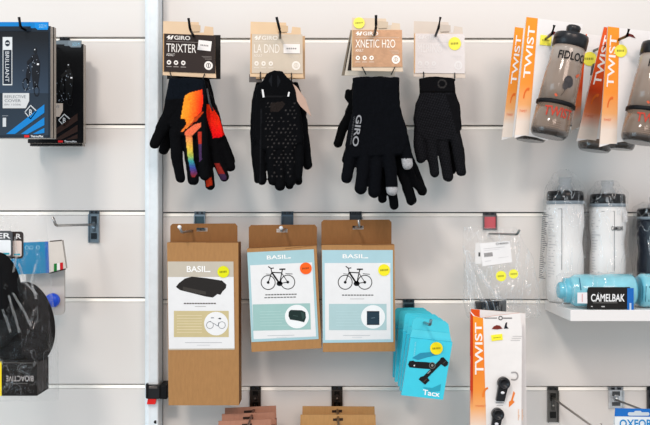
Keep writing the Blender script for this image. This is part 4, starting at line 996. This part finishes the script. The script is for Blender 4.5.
def zpix(z, d): return CY + (EYE - z) / kd(d)
def podium(cx, d, R, H, body, cap, label, seed, line=None, dark=False, tag=None, name=None, wrapw=1.0, tall=32):
    """stands on the shelf; bottle height H to the top of its cap"""
    F = Frame(cx, zpix(zt, d), d); t = thing('wrapped_bottle', F, label, 'bottle', None)
    M = Matrix.Translation((0, 0, .0006))
    gb = tuple(int(c * .92) for c in body)
    prof = [(R * .80, 0, gb), (R * .95, .004, body), (R * .98, .02, body), (R * .98, H * .40, body), (R * .93, H * .48, body), (R * .90, H * .53, body), (R * .93, H * .60, body), (R * 1.0, H * .68, body), (R * 1.0, H * .85, body), (R * .96, H * .885, gb)]
    b = MB(); b.lathe(prof, M, 'frost' if not dark else 'plastic')
    def wrap(a, h, off=0.0):
        f = h / H; r = R * (.985 if f < .42 else .945 if f < .62 else 1.0) + off + .0004
        ang = a / r; return Vector((math.sin(ang) * r, -math.cos(ang) * r, h))
    if not dark:
        if line is not None:
            b.line(wrap, [(line, H * .84), (line, H * .30)], .0008, .0003, (120, 122, 126)); b.line(wrap, [(-R * 1.3, H * .835), (-R * .6, H * .838), (line, H * .84)], .0006, .0003, (90, 92, 96))
            rr = random.Random(seed)
            for i in range(0, 22):
                h = H * (.78 - i * .026); b.line(wrap, [(-R * 1.35, h), (-R * 1.35 + rr.uniform(.006, .018), h)], .0008, .0003, (186, 188, 191))
        if name: b.text(wrap, 'CAMELBAK', name, .0005, (40, 40, 44), True)
    b.build('bottle_body', t)
    b = MB(); h = H
    b.lathe([(R * .90, h * .875, (150, 160, 168)), (R * 1.0, h * .88, (150, 160, 168)), (R * 1.0, h * .905, (150, 160, 168)), (R * .96, h * .91, cap), (R * .98, h * .915, cap), (R * .97, h * .975, cap), (R * .90, h * .995, cap), (R * .5, h * 1.0, cap)], M, 'plastic'); b.build('cap', t)
    b = MB(); c = (190, 196, 200)
    b.lathe([(R * .45, h * .995, c), (R * .40, h * 1.03, c), (R * .30, h * 1.06, c), (R * .36, h * 1.08, c), (R * .34, h * 1.12, c)], M, 'clear', 28); b.build('nozzle', t)
    if tag:
        b = MB(); b.prism(wrap, [(tag[0], tag[1]), (tag[2], tag[1]), (tag[2], tag[3]), (tag[0], tag[3])], .002, .0023, (232, 228, 226)); b.build('paper_sticker', t)
    bz = lambda f: F.ay - f * H / F.k
    rp = R / F.k * wrapw
    pouch(t, F, [(bz(1.0) - tall * .55, cx - 4, cx + 3, .004), (bz(1.04) - tall * .30, cx - rp * .65, cx + rp * .6, R * .5), (bz(.98) - 2, cx - rp * 1.08, cx + rp * 1.05, R * 1.12), (bz(.6), cx - rp * 1.12, cx + rp * 1.05, R * 1.14),
              (bz(.03), cx - rp * 1.12, cx + rp * 1.08, R * 1.12)], 'film', amp=.0065, seed=seed, nu=48)
    return t, F, wrap
t, F, wr = podium(565, .0385, .0306, .186, (238, 236, 234), (40, 40, 42), 'white bottle in clear film at the open end of the shelf', 3, line=-.014, tall=40)
b = MB()   # printed flap of its bag
fl_ = [(545, 206), (539, 212), (536, 240), (534, 278), (541, 292), (547, 285)]
b.add([F(a, c, .012 + .004 * math.sin(a)) for a, c in fl_], [list(range(6))], (255, 255, 255), 'film')
rr = random.Random(2)
for i in range(34):
    y = 214 + i * 1.9; x = 539.5 - (y - 214) * .055
    b.line(F, [(x, y), (x + rr.uniform(2.5, 6.5), y + 1.0)], .7, .0175, (96, 98, 102))
b.build('printed_film_flap', t)
t, F, wr = podium(607.5, .0385, .0293, .181, (238, 236, 234), (30, 30, 32), 'white bottle in clear film with a dark name print and white sticker', 8, line=.001, tag=(.0165, .152, .031, .134), name=(-.004, .1275, .0185, .1205), tall=26)
t, F, wr = podium(656, .0385, .0310, .157, (34, 42, 54), (22, 24, 28), 'dark blue bottle in clear film at the frame edge of the shelf', 12, dark=True, tall=12)
b = MB()
for x0_, x1_, c in ((643, 648, (150, 190, 214)), (649, 653, (110, 160, 190))):
    b.add([F(x0_ + 5, 222, .034), F(x1_ + 2, 226, .034), F(x1_ - 1, 268, .036), F(x0_ - 4, 268, .034)], [[0, 1, 2, 3]], c, 'film')
b.build('film_crease_glint', t)  # bluish glints on the dark bottle, put in as flat film pieces

def lying(x0, x1, py, d, R, label, seed, flip=False):
    F = Frame((x0 + x1) / 2, py, d); zc = zt + R + .0012
    F.o = Vector((F.o.x, F.o.y, zc)); F.ay = CY + (EYE - zc) / kd(d)
    t = thing('turquoise_bottle', F, label, 'bottle', 'turquoise bottles lying wrapped on the shelf')
    A = F(x0, F.ay); B = F(x1, F.ay)
    if flip: A, B = B, A
    M = axis_matrix(A, B); H = (B - A).length; c = (150, 218, 232); c2 = (120, 202, 222)
    b = MB(); b.lathe([(R * .5, H * .10, c2), (R * .72, H * .12, c2), (R * .80, H * .17, c), (R * .95, H * .22, c), (R * .98, H * .40, c), (R * .92, H * .52, c), (R * .97, H * .60, c), (R, H * .70, c), (R, H * .96, c), (R * .85, H, c2)], M, 'aqua'); b.build('bottle_body', t)
    b = MB(); b.lathe([(R * .42, 0, c2), (R * .52, H * .03, c2), (R * .50, H * .06, c2), (R * .74, H * .08, c2), (R * .76, H * .12, c2), (R * .76, H * .165, c2)], M, 'aqua'); b.build('cap', t)
    def rows():
        return [(F.ay - R / F.k * 1.06, x0 + 2, x1 - 1, R * .3), (F.ay - R / F.k * .8, x0 - 1, x1 + 2, R * .9), (F.ay, x0 - 3, x1 + 3, R * 1.06), (F.ay + R / F.k * .8, x0 - 1, x1 + 1, R * .9), (F.ay + R / F.k * .99, x0, x1, R * .5)]
    pouch(t, F, rows(), 'film', amp=.0020, seed=seed, nu=90, nv=28)
    return t, F
t, F = lying(558, 633, 292, .118, .0262, 'turquoise bottle lying behind the black name label', 21)
b = MB(); ql = quad(F, (581.5, 285.5), (623.5, 285.5), (622.2, 307), (581.5, 307))
b.prism(ql, [(.03, 0), (1, 0), (1, 1), (0, 1), (0, .2)], .0270, .0277, (34, 31, 30)); b.text(ql, 'CAMELBAK', (.09, .31, .89, .66), .0280, (238, 238, 238), True)
b.rect(ql, .14, .70, .72, .725, .0280, (130, 128, 126)); b.rect(ql, .09, .86, .13, .90, .0280, (200, 200, 200)); b.rect(ql, .34, .86, .42, .91, .0280, (190, 190, 190)); b.build('sleeve_card', t)
b = MB(); b.prism(F, [(620.5, 286.4), (626.8, 286.4), (626.8, 308.6), (620.5, 308.6)], .0282, .0288, (20, 110, 190), 'gloss'); b.rect(F, 622.6, 301, 624.4, 308, .029, (190, 210, 230)); b.build('blue_band', t)
b = MB(); b.prism(F, [(571.7, 290.8), (581.2, 290.6), (581.4, 301.4), (571.7, 301.2)], .0285, .0290, (236, 232, 234)); b.rect(F, 576, 292, 576.7, 300, .0293, (220, 160, 160)); b.build('paper_sticker', t)
b = MB(); b.tube([F(575, 277, .022), F(575.5, 288.5, .028)], .0007, (30, 110, 140), 'plastic'); b.build('cord', t)
t, F = lying(638, 720, 292, .118, .0262, 'turquoise bottle lying at the frame edge beyond the blue band', 25, flip=True)
b = MB()
def wrapx(a, h, off=0): # a along x px, h angle
    r = .0262 + .001 + off; return Vector(((a - F.ax) * F.k, -math.cos(h) * r, math.sin(h) * r))
for i in range(9): b.poly(wrapx, [(636 + i * 3.4, .35), (636.7 + i * 3.4, .35), (636.7 + i * 3.4, -.6), (636 + i * 3.4, -.6)], .0004, (40, 110, 130))
b.build('scale_print', t)

# ------------------------------------------------------------------ blue-topped packet, lower corner
F = Frame(660, 420, .19); t = thing('packet', F, 'white packet with a blue header and blue lettering under the square bracket', 'packet')
b = MB(); b.prism(F, [(615, 408), (706, 410), (706, 417.5), (614.5, 416)], 0, .0012, (24, 116, 196), 'gloss'); b.build('header', t)
b = MB(); b.prism(F, [(614.5, 416.2), (706, 417.4), (706, 480), (614.5, 480)], -.004, .002, (232, 236, 238), 'gloss')
b.text(F, 'OXFORD', (619, 419, 658, 427.5), .0025, (0, 142, 206), True); b.build('carton', t)
b = MB(); b.prism(F, rounded(627.5, 412, 649, 415.4, 1.6), .0013, .0016, (206, 214, 220)); b.prism(F, rounded(634, 410.6, 641, 413.5, 1.2), .0013, .00165, (206, 214, 220)); b.build('euro_slot', t)

# ------------------------------------------------------------------ insole pack and boxes, lower left
F = Frame(60, 290, .060); t = thing('plug_card', F, 'pale card with rounded corners and a round blue plug beside the insole bag', 'card')
b = MB(); b.prism(F, rounded(26, 262, 64.5, 315, 5), -.004, 0, (206, 200, 194), 'print', side=(180, 174, 168)); b.build('backing_card', t)
b = MB(); M = Matrix.Translation(F(53.5, 300, .0004)) @ Matrix.Rotation(math.pi / 2, 4, 'X')
b.lathe([(.0112, 0, (16, 70, 190)), (.0118, .003, (20, 84, 214)), (.0112, .010, (24, 92, 224)), (.009, .0125, (24, 92, 224)), (.0001, .0132, (24, 92, 224))], M, 'plastic', 36); b.build('blue_plug', t)

F = Frame(40, 257, .085); t = thing('tape_box', F, 'turquoise and white box with a small Italian flag behind the insole bag', 'box')
b = MB(); b.prism(F, [(10, 243), (48, 241.5), (49, 273), (12, 275)], -.008, 0, (30, 140, 184), 'gloss', side=(20, 110, 150))
b.prism(F, [(48, 241.5), (62, 240.3), (66, 268.5), (49, 273)], -.008, 0, (222, 214, 206), 'print', side=(190, 182, 174))
b.prism(F, [(45, 241.6), (48.3, 241.5), (49.3, 273), (46, 273.2)], -.01, .0004, (24, 110, 190), 'gloss')
for i, c in enumerate(((36, 132, 62), (236, 236, 232), (206, 36, 44))): b.poly(F, [(54 + i * 3, 263.8 - i * .5), (57 + i * 3, 263.3 - i * .5), (57 + i * 3.1, 271.4 - i * .7), (54 + i * 3.1, 272 - i * .7)], .0006, c)
b.line(F, [(49, 273.3), (66, 268.9)], 1.2, .0006, (60, 58, 58)); b.line(F, [(50, 241.3), (62, 240.2)], 1.0, .0006, (96, 84, 76))
for x_ in (27, 31.5, 38): b.ring(F, x_, 247.5, 1.7, .6, .0006, (150, 205, 226), n=16)
b.build('carton', t)

F = Frame(10, 300, .165); t = thing('insole_pack', F, 'black padded cushions in a crinkled clear bag with a dark printed band', 'pack')
def pad(cx, cy, rx, ry, off, th, ang, col, seed):
    b = MB(); vs_, fs = [], []; n_, m_ = 56, 14
    for s_ in (1, -1):
        for j in range(m_ + 1):
            r = j / m_
            for k in range(n_):
                a = 2 * math.pi * k / n_
                bean = 1 - .10 * math.cos(a - math.pi) ** 2 * (1 if math.cos(a) < 0 else 0)
                x, y = rx * r * math.cos(a) * bean, ry * r * math.sin(a)
                x, y = x * math.cos(ang) - y * math.sin(ang), x * math.sin(ang) + y * math.cos(ang)
                h = th * (1 - r ** 3.2) ** .5 * s_
                if s_ > 0: h -= th * .18 * math.exp(-((r - .62) / .06) ** 2); h += .0016 * noise.noise(Vector((x * .12, y * .12, seed)))
                vs_.append(F(cx + x, cy + y, off + h))
        o = 0 if s_ > 0 else (m_ + 1) * n_
        fs += [[o + j * n_ + k, o + j * n_ + (k + 1) % n_, o + (j + 1) * n_ + (k + 1) % n_, o + (j + 1) * n_ + k] for j in range(m_) for k in range(n_)]
    b.add(vs_, fs, col, 'soft', True)
    return b.build('cushion', t)
pad(4, 299, 26, 48, .030, .014, .02, (12, 12, 14), 1)
pad(31, 322, 24.5, 41, .004, .012, -.18, (38, 35, 35), 2)
pad(8, 345, 24, 26, .006, .010, 0, (16, 15, 16), 3)
b = MB()
b.prism(F, [(-30, 357.3), (45, 358.5), (45, 390.8), (-30, 390.8)], -.016, .034, (36, 33, 32), 'soft', side=(30, 28, 28))
b.add([F(45, 358.5, .034), F(48.5, 358.2, .006), F(47.5, 387, .006), F(45, 390.8, .034)], [[0, 1, 2, 3]], (58, 53, 52), 'print')
b.rect(F, -30, 357.4, 10.6, 390.8, .0344, (238, 220, 20))
b.text(quad(F, (41.5, 376.6), (15, 376.6), (15, 371.2), (41.5, 371.2)), 'BIOACTIVE', (0, 0, 1, 1), .0346, (196, 190, 188)); b.rect(F, 21, 378.4, 36, 378.9, .0346, (110, 106, 104))
b.line(F, [(-20, 357.8), (45, 358.9)], .4, .0348, (120, 116, 112))
b.build('printed_band', t)
def tag(x0, y0, x1, y1, off, frame, inner, nm, txb):
    b = MB(); b.prism(F, rounded(x0, y0, x1, y1, 3), off, off + .0012, frame, 'print', side=(40, 40, 42))
    b.prism(F, rounded(x0 + 1.4, y0 + 9, x1 - 1.6, y1 - 2.2, 1.5), off + .0013, off + .0016, inner)
    b.text(F, nm, txb, off + .0016, (226, 226, 226), True); b.rect(F, x1 - 9, y1 - 5, x1 - 3, y1 - 3.2, off + .0019, (60, 170, 190))
    b.build('name_tag', t)
tag(-2, 231.3, 27.5, 258, .016, (64, 56, 54), (220, 204, 196), 'R', (20.5, 233.5, 25.5, 238.3))
tag(-24, 230.5, 18.4, 257, .022, (84, 86, 90), (228, 230, 232), 'SELLER', (-20, 232.5, 16.5, 238))
pouch(t, F, [(213, -35, 44, .002), (219, -36, 46, .004), (245, -36, 48, .018), (290, -37, 50, .040), (330, -38, 54, .046), (362, -38, 56, .046), (392, -37, 57, .040), (400, -36, 58, .012)], 'film_clear', amp=.007, seed=5, nu=70, nv=110)
b = MB()
rr = random.Random(4)
for pts in ([(20, 292), (26, 312), (31, 328)], [(24, 290), (34, 306), (42, 322)], [(14, 306), (19, 318), (22, 328)], [(30, 262), (36, 280), (48, 292)], [(46, 262), (42, 280), (47, 296)], [(26, 236), (28, 252), (25, 270)]):
    for (a, c), (a2, c2) in zip(pts, pts[1:]):
        b.add([F(a, c, .048), F(a2, c2, .051), F(a2 + 1.3, c2 - .6, .046), F(a + .9, c - .4, .044)], [[0, 1, 2, 3]], (255, 255, 255), 'film_fold_glint', True)
b.build('film_crease_glint', t)  # bright glints along the bag's creases, laid on as whitish ribbons

# ------------------------------------------------------------------ sub-parts sit on the part they belong to
OWN = {'nozzle': ('cap',), 'bracket_label': ('bracket',), 'end_cap': ('prong',), 'price_sticker': ('printed_panel', 'label', 'backing_card', 'printed_artwork'),
       'rubber_band': ('bottle_body',), 'logo_lettering': ('glove',), 'hanging_slot': ('backing_card', 'header'), 'buckle': ('clamp_body',),
       'release_button': ('magnetic_connector',), 'scale_print': ('bottle_body',), 'euro_slot': ('header',), 'pull_tab': ('glove',), 'reflective_tab': ('glove',)}
st_ = lambda o: o.name.split('.')[0]
for root in [o for o in SC.objects if o.type == 'EMPTY' and o.parent is None]:
    kids = list(root.children); used = set()
    for k in kids:
        for want in OWN.get(st_(k), ()):
            c = [x for x in kids if st_(x) == want and (want != 'magnetic_connector' or x.name not in used)]
            if c:
                p = c[0] if want == 'magnetic_connector' else c[-1]
                used.add(p.name); k.parent = p; break
